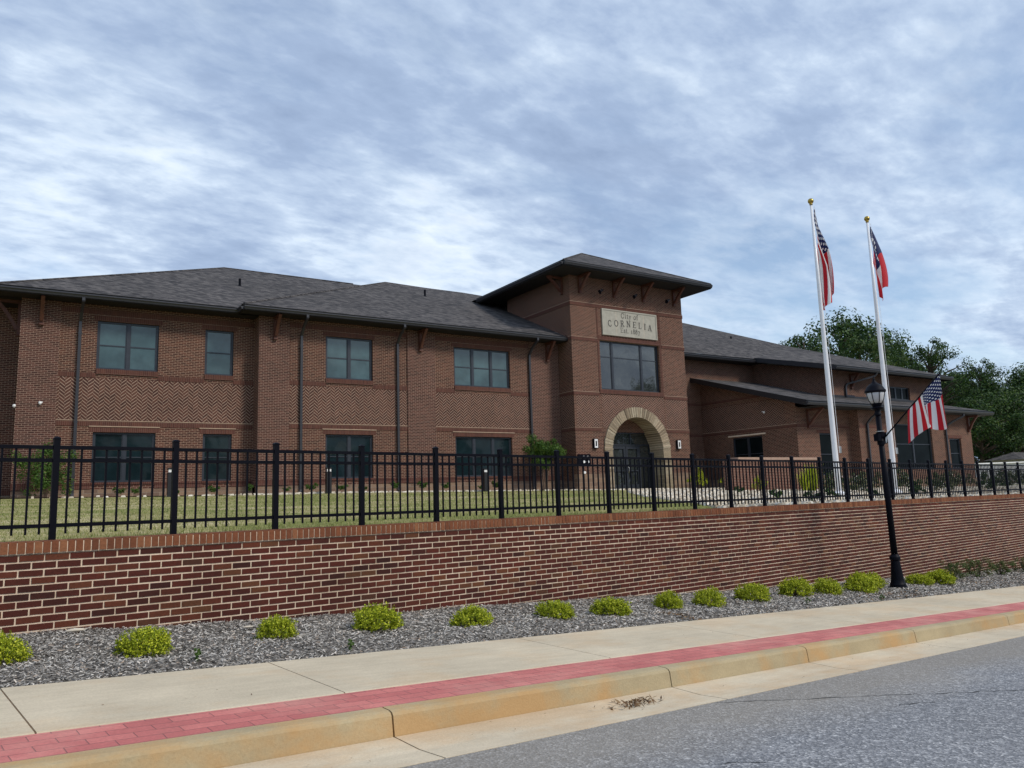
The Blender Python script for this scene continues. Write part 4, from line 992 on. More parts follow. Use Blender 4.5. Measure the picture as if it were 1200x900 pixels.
# ------------------------------------------------------------------ street lamp
LX, LY, LZ = 14.555, 9.125, -1.985
sl = empty('street_lamp', (LX, LY, LZ)); sl.rotation_euler = (0, R(-2.0), 0); tag(sl, 'black old style street lamp with acorn lantern standing in the mulch', 'street lamp')
HS = .76
mb = MB(); mb.lathe([(r*.68, z) for r, z in [(.23, -.1), (.23, .05), (.215, .07), (.215, .10), (.19, .12), (.175, .20), (.15, .34), (.125, .50), (.115, .54), (.145, .56), (.145, .61), (.11, .64), (.09, .66)]], n=16)
o = mb.build('base', M['blackmetal'], sl); smooth_angle(o, 35)
mb = MB(); mb.tube([(0, 0, .6), (0, 0, 1.8), (0, 0, 3.40)], [.062, .057, .050], 16); o = mb.build('pole', M['blackmetal'], sl, True)
Hd = lambda pr: [(r*HS, 4.16-(4.16-z)*.84) for r, z in pr]
mb = MB(); mb.lathe(Hd([(.062, 3.20), (.09, 3.22), (.09, 3.25), (.07, 3.28), (.07, 3.33), (.13, 3.36), (.165, 3.385), (.165, 3.40), (.11, 3.42), (.13, 3.46), (.145, 3.50)]), n=16); o = mb.build('lantern_base', M['blackmetal'], sl); smooth_angle(o, 35)
mb = MB(); mb.lathe(Hd([(.14, 3.50), (.19, 3.58), (.225, 3.70), (.235, 3.78)]), n=24); gl_ = mb.build('lantern_globe', simple('frosted_globe', (.55, .56, .58), .25), sl, True)
mb = MB()
for k in range(8):
    a = PI*k/4+.2; q = Hd([(.142, 3.50), (.194, 3.58), (.229, 3.70), (.240, 3.79)])
    for p, r_ in zip(q[:-1], q[1:]): mb.bar((p[0]*math.cos(a), p[0]*math.sin(a), p[1]), (r_[0]*math.cos(a), r_[0]*math.sin(a), r_[1]), .012, .012)
mb.build('glazing_ribs', M['blackmetal'], sl)
mb = MB(); mb.lathe(Hd([(.245, 3.75), (.262, 3.77), (.262, 3.80), (.235, 3.83), (.20, 3.89), (.13, 3.95), (.08, 3.975), (.06, 4.0), (.045, 4.02), (.03, 4.05), (.035, 4.07), (.012, 4.10), (.008, 4.16)]), n=24); o = mb.build('lantern_cap', M['blackmetal'], sl); smooth_angle(o, 35)
mb = MB(); mb.tube([(0, 0, 2.93), (0, 0, 3.03)], .078, 16); mb.tube([(0, 0, 2.78), (0, 0, 2.86)], .074, 16); mb.box(-.15, -.05, -.05, .05, 2.86, 3.00); mb.box(.03, .12, -.07, .03, 2.80, 3.02); mb.build('flag_bracket', M['blackmetal'], sl)
mb = MB(); mb.tube([(.0, 0, 3.04), (.0, 0, 3.055)], .08, 14); mb.bar((.06, -.06, 2.82), (.09, -.10, 3.02), .035); mb.build('bracket_clamp', M['silver'], sl)
# flag on angled staff held by the lamp
TIP = Vector((14.647, 7.936, 2.06)); FOOT = Vector((14.50, 9.05, .95))
fs = empty('lamp_flag', FOOT); tag(fs, 'stars and stripes flag on a slanted staff held by the street lamp', 'flag')
mb = MB(); mb.tube([(0, 0, 0), tuple((TIP-FOOT)*1.01)], .014, 10); mb.build('flagstaff', M['blackmetal'], fs, True)
d_ = (TIP-FOOT); Lh = .66
def lf(h, f):
    # h: 0 at tip ; f: down the cloth
    p = d_ * (1-.56*h*1.02)
    Lf = lerp(1.0, .56, min(1, h*1.25)) + .05*math.sin(h*9)
    amp = f**.7
    dirx = Vector((.0, .03, -1)).normalized()
    fold = Vector((.10*math.sin(11*h+.4), .022*math.sin(15*h+1.7*f+1.0)-.09*f*math.exp(-((h-.5)/.13)**2), 0))*amp
    swing = Vector((0, -.05*f + .06*f*h, 0))
    kink = .10*max(0, h-.66)*f
    return p + dirx*Lf*f + fold + swing + Vector((0, 0, -kink*2.2))
cloth('flag_cloth', lf, M['us'], 78, 90, fs)

# ------------------------------------------------------------------ plants
def sph(rng):
    z = rng.uniform(-1, 1); a = rng.uniform(0, 2*PI); r_ = math.sqrt(1-z*z); return Vector((r_*math.cos(a), r_*math.sin(a), z))
def leafq(mb, p, n, L, w, rng, mi=0):
    n = n.normalized(); t = n.cross(sph(rng))
    if t.length < 1e-3: return
    t.normalize(); b = n.cross(t)
    mb.face([p-t*L/2, p+b*w/2, p+t*L/2, p-b*w/2], mi)
def goldshrub(seed):
    rng = random.Random(seed); mb = MB(); 
    for k in range(430):
        d = sph(rng); d.z = abs(d.z)**.8*1.0-.05
        lump = 1+.20*noise.noise(d*2.2+Vector((seed, 0, 0)))
        c = Vector((d.x*.225, d.y*.225, d.z*.205+.02))*lump*(rng.uniform(.66, 1.0))
        ax = (d+Vector((0, 0, .5))+sph(rng)*.4).normalized()
        for q in range(15):
            p = c+ax*rng.uniform(-.02, .048)+sph(rng)*.011
            leafq(mb, p, (ax*.5+sph(rng)*.9+Vector((0, 0, .3))), rng.uniform(.016, .028), rng.uniform(.010, .016), rng)
    return mb
def shrub_thing(name, mbf, stem_h, mat, label, cat, group=None, loc=(0, 0, 0), rz=0, sc=1, fmesh=None):
    root = empty(name, loc, rz); root.scale = (sc, sc, sc); tag(root, label, cat, group)
    return root
gold_meshes = []
for k in range(4):
    mb = goldshrub(k+1); gold_meshes.append(shared('foliage', mb, M['gold_leaf']))
b = MB(); rng = random.Random(1)
for k in range(16): 
    d = sph(rng); d.z = abs(d.z)+.2; b.tube([(0, 0, -.05), (d.x*.09, d.y*.09, d.z*.08), (d.x*.17, d.y*.17, d.z*.13)], [.007, .005, .003], 5)
stem_mesh = shared('stems', b, M['twig'])
def WS(s, v): p = W(s, v); p.z = mz(s, v); return p
SH = [(-.20, -1.35, .95, 'left', 'cut by the left edge of the photo'), (.785, -1.40, 1.02, '', ''), (1.956, -1.29, .90, '', ''), (3.03, -1.22, 1.12, '', ''), (4.12, -1.36, .98, '', ''), (5.30, -1.40, 1.08, '', ''), (6.29, -1.38, 1.16, '', ''), (7.58, -1.24, 1.02, '', ''),
      (8.34, -1.36, 1.10, '', ''), (9.58, -1.26, 1.22, '', ''), (10.96, -1.17, 1.30, '', ''), (11.88, -1.22, 1.25, '', ''), (13.01, -1.27, 1.5, '', ''), (13.75, -1.02, 1.5, '', ''), (15.85, -1.08, 1.25, '', ''), (16.6, -1.18, 1.5, '', '')]
GL = ['golden green shrub cut off by the left edge of the photo', 'golden shrub second from the left, nearest whole one in the mulch', 'small rounded golden shrub third from the left along the wall', 'wide golden shrub fourth from the left with a raised right side',
      'golden shrub fifth from the left, beside the middle of the wall', 'golden shrub sixth from the left in the grey mulch', 'tall golden shrub seventh from the left, roughly below the entrance arch', 'low flat golden shrub eighth from the left',
      'upright golden shrub ninth from the left, close to its right neighbour', 'golden shrub tenth from the left in the grey mulch', 'golden shrub eleventh from the left, with a small weed behind it', 'golden shrub twelfth from the left, third one left of the lamp post',
      'golden shrub in front of the pair just left of the lamp post', 'golden shrub touching the left side of the lamp post base', 'first low golden shrub right of the lamp post', 'wide yellow shrub right of the lamp post beside darker bushes']
for i, ((s, v, sc, _, _2), lab) in enumerate(zip(SH, GL)):
    root = empty('golden_shrub', WS(s, v)-Vector((0, 0, .01)), random.uniform(0, 6)); tag(root, lab, 'shrub', 'golden shrubs in the mulch along the wall')
    fx = random.uniform(.86, 1.14); sc *= .89
    put('foliage', gold_meshes[i % 4], root, (0, 0, 0), (0, 0, 0), (sc*fx, sc/fx, sc*random.uniform(.84, 1.14))); put('stems', stem_mesh, root, (0, 0, 0), (0, 0, 0), (sc, sc, sc))
def bushmesh(name, n, rx, rz, L, w, mat, seed, spiky=.3, low=.0, clumps=30, hollow=.5):
    rng = random.Random(seed); mb = MB(); cl = []
    for k in range(clumps):
        d = sph(rng); r_ = rng.uniform(hollow, 1); cl.append((Vector((d.x*rx*r_, d.y*rx*r_, rz+d.z*rz*r_)), rng.uniform(.16, .34)))
    for k in range(n):
        c, cr = cl[rng.randrange(clumps)]; d = sph(rng); p = c+Vector((d.x*rx, d.y*rx, d.z*rz))*cr*rng.uniform(.4, 1.05)
        if p.z < low: p.z = low+rng.random()*.05
        leafq(mb, p, d+sph(rng)*.7+Vector((0, 0, spiky)), L*rng.uniform(.7, 1.3), w*rng.uniform(.7, 1.3), rng)
    return shared(name, mb, mat)
def stemmesh(n, rx, h, r_, seed, mat=None):
    rng = random.Random(seed); b = MB()
    for k in range(n):
        a = rng.uniform(0, 2*PI); q = rng.uniform(.2, .8)*rx
        b.tube([(0, 0, -.1), (math.cos(a)*q*.4, math.sin(a)*q*.4, h*.4), (math.cos(a)*q, math.sin(a)*q, h*rng.uniform(.8, 1))], [r_, r_*.7, r_*.3], 6)
    return shared('stems', b, mat or M['twig'])
def plant(name, fm, sm, loc, label, group=None, sc=(1, 1, 1), rz=None, cat='shrub'):
    root = empty(name, loc, random.uniform(0, 6) if rz is None else rz); tag(root, label, cat, group)
    put('foliage', fm, root, (0, 0, 0), (0, 0, 0), sc); 
    if sm: put('stems', sm, root, (0, 0, 0), (0, 0, 0), sc)
    return root
fm = bushmesh('foliage', 2600, .33, .26, .035, .014, M['leaf_sage'], 21, .8, .01, 26, .3); sm = stemmesh(10, .3, .5, .008, 3)
for (s, v, sc, lab) in ((18.0, -.95, .95, 'dark green wispy bush nearest the lamp post, against the wall foot'), (19.6, -.85, 1.0, 'second reddish green wispy bush right of the lamp post'), (21.3, -.8, .85, 'third wispy bush right of the lamp post, low against the wall'), (23.2, -.75, .95, 'fourth wispy bush at the right edge of the photo')):
    plant('wispy_shrub', fm, sm, WS(s, v), lab, 'wispy shrubs at the foot of the wall', (sc, sc, sc))
# weeds
wm = bushmesh('foliage', 90, .05, .05, .03, .012, M['leaf_light'], 5, .5, 0, 8)
for s, v, lab in ((2.28, -2.05, 'tiny green weed by the sidewalk edge below the second golden shrub'), (12.0, -2.1, 'small green weed on the mulch edge left of the lamp post'), (9.95, -1.95, 'tiny weed in the mulch beside the eleventh golden shrub'), (1.0, -2.0, 'tiny weed in the mulch in front of the second golden shrub')):
    root = empty('weed', WS(s, v)); o = tag(root, lab, 'weed', 'weeds in the mulch'); put('foliage', wm, root, (0, 0, 0))
# litter in the gutter and on the mulch
mb = MB(); rng = random.Random(4)
for i in range(150):
    s = 3.35+rng.gauss(0, .13); v = -4.30+rng.gauss(0, .045); z = g(s)+zt-.15+rng.uniform(.0, .025)
    leafq(mb, Vector((s, v, z)), Vector((0, 0, 1))+sph(rng)*.8, rng.uniform(.02, .07), rng.uniform(.004, .02), rng)
for i in range(140):
    s = rng.uniform(0, 14); v = rng.choice((-4.2, -4.3, -3.0, -4.5))+rng.gauss(0, .12); z = g(s)+(zt-.152 if v < -4.08 else CS*v)+.006
    if -4.08 <= v < -3.9: continue
    leafq(mb, Vector((s, v, z)), Vector((0, 0, 1))+sph(rng)*.3, rng.uniform(.008, .022), rng.uniform(.004, .01), rng)
for c in ((13.1, -1.9), (12.6, -2.05), (17.5, -1.7), (20, -1.6), (6.9, -1.95)):
    for i in range(70):
        s, v = c[0]+rng.gauss(0, .5 if c[0] > 10 else .06), min(-.1, c[1]+rng.gauss(0, .15)); leafq(mb, Vector((s, v, mz(s, v)+.03)), Vector((0, 0, 1))+sph(rng)*.6, rng.uniform(.03, .08), rng.uniform(.01, .03), rng)
tag(street(mb.build('leaf_litter', M['litter'])), 'dry brown leaf litter and twigs lying in the gutter and on the mulch', 'leaf litter', kind='stuff')
# small pale stones on the mulch by the wall
for s, v, sc, lab in ((.52, -.25, .055, 'flat pale stone on the mulch against the wall at left'), (1.95, -.62, .035, 'small white stone on the mulch left of the third golden shrub')):
    mb = MB(); mb.tube([(-1, 0, 0), (-.7, .05, .1), (0, 0, .25), (.7, -.05, .12), (1, 0, 0)], [.1, .45, .6, .4, .1], 9)
    for i_, vv in enumerate(mb.v): mb.v[i_] = (vv[0]*sc*1.5, vv[1]*sc, (vv[2]*.5+.2)*sc)
    o = mb.build('stone', M['pebble'], None, True, WS(s, v)+Vector((0, 0, .02))); tag(o, lab, 'stone')
# bushes by the building
def LP(x, y): return Vector((x, y, lawn(x, y)))
fm = bushmesh('foliage', 5200, 1.1, 1.15, .09, .045, M['leaf_light'], 31, .2, .1, 46, .35); sm = stemmesh(12, .7, 1.8, .02, 4)
plant('climbing_shrub', fm, sm, LP(1.0, 31.5), 'loose green shrub in front of the left corner pier of the building', sc=(1, .6, .92), rz=0)
fm = bushmesh('foliage', 9000, .98, .68, .085, .04, M['leaf_light'], 32, .2, -.35, 60, .1)
root = plant('small_tree', fm, None, LP(21.6, 31.1), 'small multi stemmed green tree beside the entrance tower', cat='tree', rz=0); root.children[0].name = 'crown'; root.children[0].location = (0, 0, 1.05); root.children[0].scale = (1.05, 1.05, 1.2)
b = MB()
for a in (-.3, -.12, .1, .32): b.tube([(a*.3, 0, -.1), (a*.9, a*.3, .9), (a*1.6, -a*.3, 1.8)], [.035, .028, .015], 7)
b.build('trunk', M['bark'], root)
fm = bushmesh('foliage', 420, .22, .17, .08, .022, M['leaf_light'], 41, 1.0, .0, 12, .2)
fy = bushmesh('foliage', 420, .22, .17, .08, .022, M['gold_leaf'], 42, 1.0, .0, 12, .2)
rng = random.Random(9); labs = ['under the wide ground floor window at left', 'under the narrow ground floor window', 'below the paired ground floor window of the middle wing', 'below the triple ground floor window']
cnt = 0
BP = [(3.3, 31.9, 1, 'left of centre below the first paired ground floor window'), (3.9, 32.0, 0, 'right of centre below the first paired ground floor window'), (5.3, 31.9, 1, 'right of the first bollard light'), (6.6, 32.1, 0, 'below the narrow ground floor window'), (7.9, 31.8, 1, 'at the corner where the middle wing steps forward'),
      (9.3, 31.4, 1, 'at the left pier of the middle wing'), (10.3, 31.4, 0, 'by the first downspout of the middle wing'), (11.6, 31.4, 1, 'just right of the second bollard light'), (12.5, 31.4, 1, 'below the paired window of the middle wing'), (13.9, 31.3, 0, 'left of the second middle wing downspout'),
      (15.2, 31.3, 1, 'in front of the middle pier'), (16.4, 31.3, 1, 'just right of the middle pier'), (18.2, 31.3, 1, 'right of the third bollard light, left one'), (19.0, 31.3, 1, 'right of the third bollard light, right one')]
for x, y, k, lab in BP:
    s_ = rng.uniform(.85, 1.5); plant('bed_plant', fy if k == 2 else fm, None, LP(x, y)+Vector((0, 0, .03)), 'low leafy green plant '+lab, 'low plants in the bed along the building', (s_, s_, s_*rng.uniform(.8, 1.3)))
fY = bushmesh('foliage', 1500, .5, .55, .07, .03, M['gold_leaf'], 51, .6, .05, 20, .3)
for x, y, s_, lab in ((29.3, 28.6, 1.0, 'yellow green upright shrub right of the entrance arch, left one'), (31.0, 28.2, .85, 'yellow green shrub between the tower and the low brick wall'), (31.9, 25.0, 1.0, 'yellow green shrub behind the left end of the low brick wall'),
                      (28.7, 21.4, .75, 'yellow green shrub in front of the low brick wall, right half'), (25.6, 21.6, .6, 'small yellow green shrub in front of the low brick wall, left half')):
    plant('yellow_shrub', fY, sm, LP(x, y), lab, 'yellow green shrubs around the low brick wall', (s_, s_, s_))
# tall grassy clumps and roses on the gravel
def grassclump(seed, n=240):
    rng = random.Random(seed); mb = MB()
    for k in range(n):
        a = rng.uniform(0, 2*PI); r_ = rng.uniform(0, .12); h = rng.uniform(.5, 1.0); l = rng.uniform(.05, .45)
        p0 = Vector((math.cos(a)*r_, math.sin(a)*r_, 0)); p1 = p0+Vector((math.cos(a)*l*.4, math.sin(a)*l*.4, h*.65)); p2 = p0+Vector((math.cos(a)*l, math.sin(a)*l, h)); w = Vector((-math.sin(a), math.cos(a), 0))*.012
        mb.face([p0-w, p0+w, p1+w, p1-w]); mb.face([p1-w, p1+w, p2])
    return shared('blades', mb, M['gold_leaf'])
gc = grassclump(3)
for x, y, s_, lab in ((27.3, 20.4, 1.2, 'tall yellow green grass clump in front of the right end of the low brick wall'), (26.6, 20.2, .9, 'shorter grass clump in front of the low brick wall')):
    root = empty('grass_clump', LP(x, y), rng.uniform(0, 6)); tag(root, lab, 'grass clump', 'grass clumps'); put('blades', gc, root, (0, 0, 0), (0, 0, 0), (s_, s_, s_))
fr_ = [bushmesh('foliage', 1300, .55, .42, .07, .035, M['flowerleaf'], 61+k, .4, .0, 18, .3) for k in range(3)]
fd = bushmesh('foliage', 1500, .6, .45, .08, .04, M['leaf'], 71, .4, .0, 20, .3)
RP = []
cand = []
nrose = 0
places = ['right behind the left flagpole', 'between the two flagpoles', 'left of the lamp post on the gravel', 'just behind the lamp post', 'right of the right flagpole', 'below the big storefront window', 'left of the narrow end window', 'below the narrow end window', 'at the right corner of the building', 'right of the building corner', 'in front of the pale low building', 'at the right edge behind the fence']
for k, pl in enumerate(places):
    for q in range(2):
        t = k/11.0; y = rng.uniform(19.5, 23.5) if q == 0 else rng.uniform(16.5, 19)
        kk = lerp(1.42, 2.35, t)+rng.uniform(-.03, .03) + q*.035; x = kk*y
        if abs(x-21.3) < .5 and abs(y-15) < 1: continue
        s_ = rng.uniform(.8, 1.25)
        plant('rose_bush', fr_[(k+q) % 3] if (k+q) % 4 else fd, None, LP(x, y), ('pale flecked bush ' if (k+q) % 4 else 'dark green bush ')+pl+(', farther row' if q == 0 else ', nearer row'), 'bushes on the gravel behind the fence', (s_, s_, s_))
fs_ = bushmesh('foliage', 260, .2, .14, .06, .03, M['leaf'], 81, .4, .0, 8, .3)
for x, y, lab in ((17.2, 14.0, 'low dark tuft on the gravel in front of the low brick wall, leftmost'), (15.5, 11.6, 'low dark tuft on the gravel close behind the fence'), (19.0, 13.6, 'low dark tuft on the gravel left of the left flagpole'), (20.6, 13.4, 'low dark tuft just left of the left flagpole base'), (23.2, 13.6, 'low dark tuft between the flagpole bases'), (22.0, 19.5, 'low dark tuft at the edge of the lawn near the entrance')):
    plant('low_tuft', fs_, None, LP(x, y)+Vector((0, 0, .02)), lab, 'low tufts on the gravel', (1.2, 1.2, 1.2))
# ------------------------------------------------------------------ site furniture
for x, y, lab in ((4.79, 30.3, 'black bollard light in the lawn edge below the left wing'), (10.65, 30.4, 'black bollard light before the paired window of the middle wing'), (17.9, 30.4, 'black bollard light before the triple window of the middle wing')):
    root = empty('bollard_light', LP(x, y)); tag(root, lab, 'bollard light', 'bollard lights along the building')
    mb = MB(); mb.box(-.10, .10, -.10, .10, -.05, .86); mb.box(-.10, .10, -.10, .10, .97, 1.02); mb.box(-.07, .07, -.05, .08, .86, .97); mb.build('post', M['trim'], root)
    mb = MB(); mb.box(-.085, .085, -.085, -.052, .865, .965); mb.build('lens', M['whitemetal'], root)
root = empty('fire_connection', LP(23.15, 30.0)); tag(root, 'black box with white fittings on a thin post left of the entrance', 'fire connection')
mb = MB(); mb.tube([(0, 0, -.05), (0, 0, 1.3)], .03, 8); mb.build('post', M['blackmetal'], root)
mb = MB(); mb.box(-.32, .42, -.05, .05, 1.22, 1.72); mb.build('panel', M['blackmetal'], root)
for a, c in ((-.02, 1.36), (.22, 1.36), (-.02, 1.58), (.22, 1.58), (0, .85)):
    mb = MB(); mb.tube([(a, -.03 if c < 1 else -.05, c), (a, -.10, c)], .065, 10); mb.build('fitting', M['whitemetal'], root)
lw = empty('low_brick_wall', (0, 0, 0)); tag(lw, 'low brown brick garden wall with pale cap in front of the right wing', 'wall')
mb = MB(); mb.box(25.3, 31.0, 22.8, 23.2, -.5, 1.25); mb.build('wall_body', brickmat('garden_wall_brick', c1=(.15, .06, .045), c2=(.09, .038, .03)), lw)
mb = MB(); mb.box(25.75, 31.08, 22.74, 23.26, 1.25, 1.36); mb.build('cap', simple('cap_stone', (.36, .24, .18), .85), lw)
# far right: pale low building, grey roofed building, second fence
wb = empty('pale_shed', (0, 0, 0)); tag(wb, 'long low white building beyond the right corner of the brick building', 'building')
mb = MB(); mb.hexa([(64.8, 33, -1), (82, 29.5, -1), (82.6, 32.5, -1), (65.4, 36, -1), (64.8, 33, 1.42), (82, 29.5, 1.66), (82.6, 32.5, 1.66), (65.4, 36, 1.42)]); mb.build('wall', simple('white_siding', (.62, .63, .66), .6), wb)
mb = MB(); mb.hexa([(64.6, 32.9, 1.42), (82.1, 29.3, 1.66), (82.7, 32.7, 1.66), (65.3, 36.2, 1.42), (64.6, 32.9, 1.52), (82.1, 29.3, 1.76), (82.7, 32.7, 1.76), (65.3, 36.2, 1.52)]); mb.build('roof', M['whitemetal'], wb)
hb = empty('grey_house', (0, 0, 0)); tag(hb, 'grey roofed house just showing above the white building', 'house')
mb = MB(); mb.box(80.5, 92, 37, 39.5, -1, 2.1); mb.build('wall', simple('house_siding', (.4, .38, .35), .8), hb)
mb = MB(); x0_, x1_, y0, y1 = 80, 92.6, 36.4, 40
mb.face([(x0_, y0, 2.05), (x1_, y0, 2.05), (x1_-2, 38.2, 2.8), (x0_+2, 38.2, 2.8)]); mb.face([(x0_, y0, 2.05), (x0_+2, 38.2, 2.8), (x0_, y1, 2.05)]); mb.face([(x0_, y1, 2.05), (x0_+2, 38.2, 2.8), (x1_-2, 38.2, 2.8), (x1_, y1, 2.05)]); mb.build('roof', M['shingle'], hb)
f2 = empty('side_fence', (57, 30, lawn(57, 30))); tag(f2, 'second black picket fence farther back at the right edge', 'fence')
b = MB(); b.box(-.035, .035, -.035, .035, 0, 1.2)
pm = shared('post', b, M['blackmetal']); pk_ = MB(); rl = MB()
for k in range(11):
    put('post', pm, f2, (k*1.9, 0, 0))
for k in range(int(19/.12)): pk_.box(k*.12-.009, k*.12+.009, -.009, .009, .08, 1.1)
for h in (.15, .95, 1.08): rl.box(0, 19, -.016, .016, h-.018, h+.018)
rl.build('rail', M['blackmetal'], f2); o = pk_.build('picket', M['blackmetal'], f2); o['kind'] = 'stuff'
# ------------------------------------------------------------------ trees
def treemesh(seed, H, rad, n, L, mat, dens=1.0, base=.28, clumps=46, cr=(.14, .26)):
    rng = random.Random(seed); mb = MB(); tr = MB()
    trunk = [Vector((0, 0, -.5)), Vector((rng.uniform(-.3, .3), rng.uniform(-.3, .3), H*.3)), Vector((rng.uniform(-.6, .6), rng.uniform(-.6, .6), H*.62)), Vector((0, 0, H*.9))]
    tr.tube(trunk, [H*.026, H*.02, H*.012, H*.003], 9)
    for k in range(clumps):
        d = sph(rng); rr_ = rng.uniform(.35, 1)**.6
        zc = H*(base+.5*(1-base))+d.z*H*(1-base)*.5*rr_*.92
        lat = rad*(1-.35*max(0, d.z))*rr_
        c = Vector((d.x*lat, d.y*lat, zc)); r_ = rng.uniform(*cr)*rad*1.25
        st_ = trunk[1].lerp(trunk[3], max(0, min(1, (zc/H-.42)/.6)))
        tr.tube([st_, st_.lerp(c, .5)+Vector((0, 0, .3)), c], [H*.007, H*.004, H*.0015], 5)
        m_ = int(n/clumps)
        for q in range(m_):
            e_ = sph(rng); rad_ = r_*(rng.random()**.45); p = c+Vector((e_.x, e_.y, e_.z*.72))*rad_
            leafq(mb, p, e_+sph(rng)*.8+Vector((0, 0, .5)), L*rng.uniform(.6, 1.4), L*.55*rng.uniform(.6, 1.4), rng)
    return shared('crown', mb, mat), shared('trunk', tr, M['bark'])
T1 = treemesh(101, 16, 6.5, 15000, .34, M['leaf'], clumps=60)
T2 = treemesh(102, 16, 6.0, 15000, .34, M['leaf'], clumps=48, cr=(.16, .28))
T3 = treemesh(103, 16, 5.0, 8000, .24, M['leaf'], clumps=60, cr=(.10, .2))       # airy
T4 = treemesh(104, 16, 7.0, 16000, .36, simple('unused', (.1, .1, .1)) and M['leaf'], clumps=70, base=.08)
M['leaf_mid'] = islandmat('mid_green_foliage', [(0, (.02, .045, .012)), (.5, (.04, .085, .018)), (1, (.10, .15, .03))], .6, .5, .4, .3)
T5 = treemesh(105, 16, 5.5, 9000, .30, M['leaf_mid'], clumps=40)
def tree(T, x, y, ztop, label, w=1.0, z0=-.6, rz=None, grp='trees beyond the right wing'):
    H = (ztop-z0)/16*1.0; root = empty('tree', (x, y, z0), random.uniform(0, 6) if rz is None else rz); tag(root, label, 'tree', grp)
    put('crown', T[0], root, (0, 0, 0), (0, 0, 0), (H*w, H*w, H)); put('trunk', T[1], root, (0, 0, 0), (0, 0, 0), (H*w, H*w, H)); return root
tree(T3, 67.5, 50, 16.4, 'leafy tree whose airy left edge rises above the roof beside the left flagpole', 1.0)
tree(T1, 75.0, 51, 19.3, 'tallest dark green tree, between the two flagpoles', .85)
tree(T5, 71, 46, 15.6, 'lighter green tree low above the roof, between the flagpoles', .9)
tree(T1, 85.5, 52, 18.0, 'dark tree right of the right flagpole, above the eave', .6)
tree(T3, 90.5, 50, 18.2, 'sparse open tree with sky showing through above the hanging flag', .85)
tree(T3, 95.5, 47, 15.4, 'thin leaning tree just right of the roof end', .8)
tree(T2, 100, 54, 15.2, 'tree behind the sparse tree at the roof end', .8)
tree(T4, 92.5, 44, 12.0, 'broad dark tree reaching the ground right of the building', .95, -1.5)
tree(T4, 100, 45.5, 13.6, 'broad dark tree near the right edge, above the white building', .95, -1.5)
tree(T2, 107, 47, 14.4, 'rounded tree at the right edge of the photo', .95, -1.5)
tree(T1, 84, 42, 9.6, 'smaller tree filling the gap beside the building corner', 1.05, -1.5)
tree(T4, 112, 60, 16.5, 'farther dark tree behind those at the right edge', 1.0, -1.5)
tree(T4, 96, 62, 15.5, 'farther dark tree seen between the right hand trees', 1.1, -1.5)
# trees on the far side of the street: they show only as reflections in the windows
for x, y, h, w, T in ((-14, -34, 9, 1.1, T2), (-3, -38, 10, 1.0, T1), (8, -40, 11.5, 1.1, T4), (19, -37, 9.5, 1.0, T5), (31, -41, 12.5, 1.1, T4), (44, -38, 11, 1.0, T2), (55, -40, 10.5, 1.1, T1), (66, -27, 15.5, .9, T4), (77, -25, 17, .8, T4), (88, -28, 16, .9, T4)):
    tree(T, x, y, h, 'tree across the street, seen only as a reflection in the windows', w, -2.5, grp='trees across the street')

# ------------------------------------------------------------------ sky and light
w = bpy.data.worlds.new('World'); bpy.context.scene.world = w; w.use_nodes = True; nt = w.node_tree
bg = nt.nodes['Background']
THIN = [((.781, .599, .176), 16, .09), ((.845, .361, .395), 9, .06), ((.73, .50, .46), 8, .04)]
DENS = [((-.007, .962, .271), 9, -.06), ((.049, .919, .392), 8, -.05), ((.182, .918, .353), 7, -.05), ((.344, .877, .336), 7, -.06), ((.482, .823, .302), 9, -.10), ((.748, .623, .230), 9, -.09), ((.85, .47, .24), 9, -.05), ((.77, .48, .415), 10, -.03), ((.89, .36, .22), 7, .04),
        ((.351, .811, .469), 13, .05), ((.581, .737, .347), 9, .06), ((.178, .937, .301), 5, .05), ((.214, .858, .466), 9, .04), ((.599, .688, .41), 7, .03)]
SUN_EL, SUN_AZ = R(42), R(150)     # azimuth clockwise from +Y
sky = nt.nodes.new('ShaderNodeTexSky'); sky.sky_type = 'NISHITA'; sky.sun_disc = False; sky.sun_elevation = SUN_EL; sky.sun_rotation = SUN_AZ
sky.air_density = 1.0; sky.dust_density = .8; sky.ozone_density = 1.6
tc = nt.nodes.new('ShaderNodeTexCoord'); sp = nt.nodes.new('ShaderNodeSeparateXYZ'); nt.links.new(tc.outputs['Generated'], sp.inputs[0])
zc = math_(nt, 'ADD', math_(nt, 'MAXIMUM', sp.outputs[2], 0.0), .16)
cb = nt.nodes.new('ShaderNodeCombineXYZ'); nt.links.new(math_(nt, 'DIVIDE', sp.outputs[0], zc), cb.inputs[0]); nt.links.new(math_(nt, 'DIVIDE', sp.outputs[1], zc), cb.inputs[1])
def mp(vec, sc, loc=(0, 0, 0), rz=0):
    m_ = nt.nodes.new('ShaderNodeMapping'); m_.inputs['Scale'].default_value = sc; m_.inputs['Location'].default_value = loc; m_.inputs['Rotation'].default_value = (0, 0, rz); nt.links.new(vec, m_.inputs[0]); return m_.outputs[0]
cv = cb.outputs[0]
def nz(vec, scale, detail, rough, dist=0):
    n = nt.nodes.new('ShaderNodeTexNoise'); n.inputs['Scale'].default_value = scale; n.inputs['Detail'].default_value = detail; n.inputs['Roughness'].default_value = rough; n.inputs['Distortion'].default_value = dist
    nt.links.new(vec, n.inputs['Vector']); return n.outputs[0]
n1 = nz(mp(cv, (1, 1.5, 1), (3.1, 1.2, 0), .5), .62, 8, .60, .15)      # large sheets
n2 = nz(mp(cv, (1, 1.35, 1), (7.3, 4.1, 0), -.35), 2.6, 9, .60, .12)      # mottling
n3 = nz(mp(cv, (1, 1.6, 1), (1.3, 9.1, 0), -.5), 8.5, 6, .58, .15)       # fine ripples
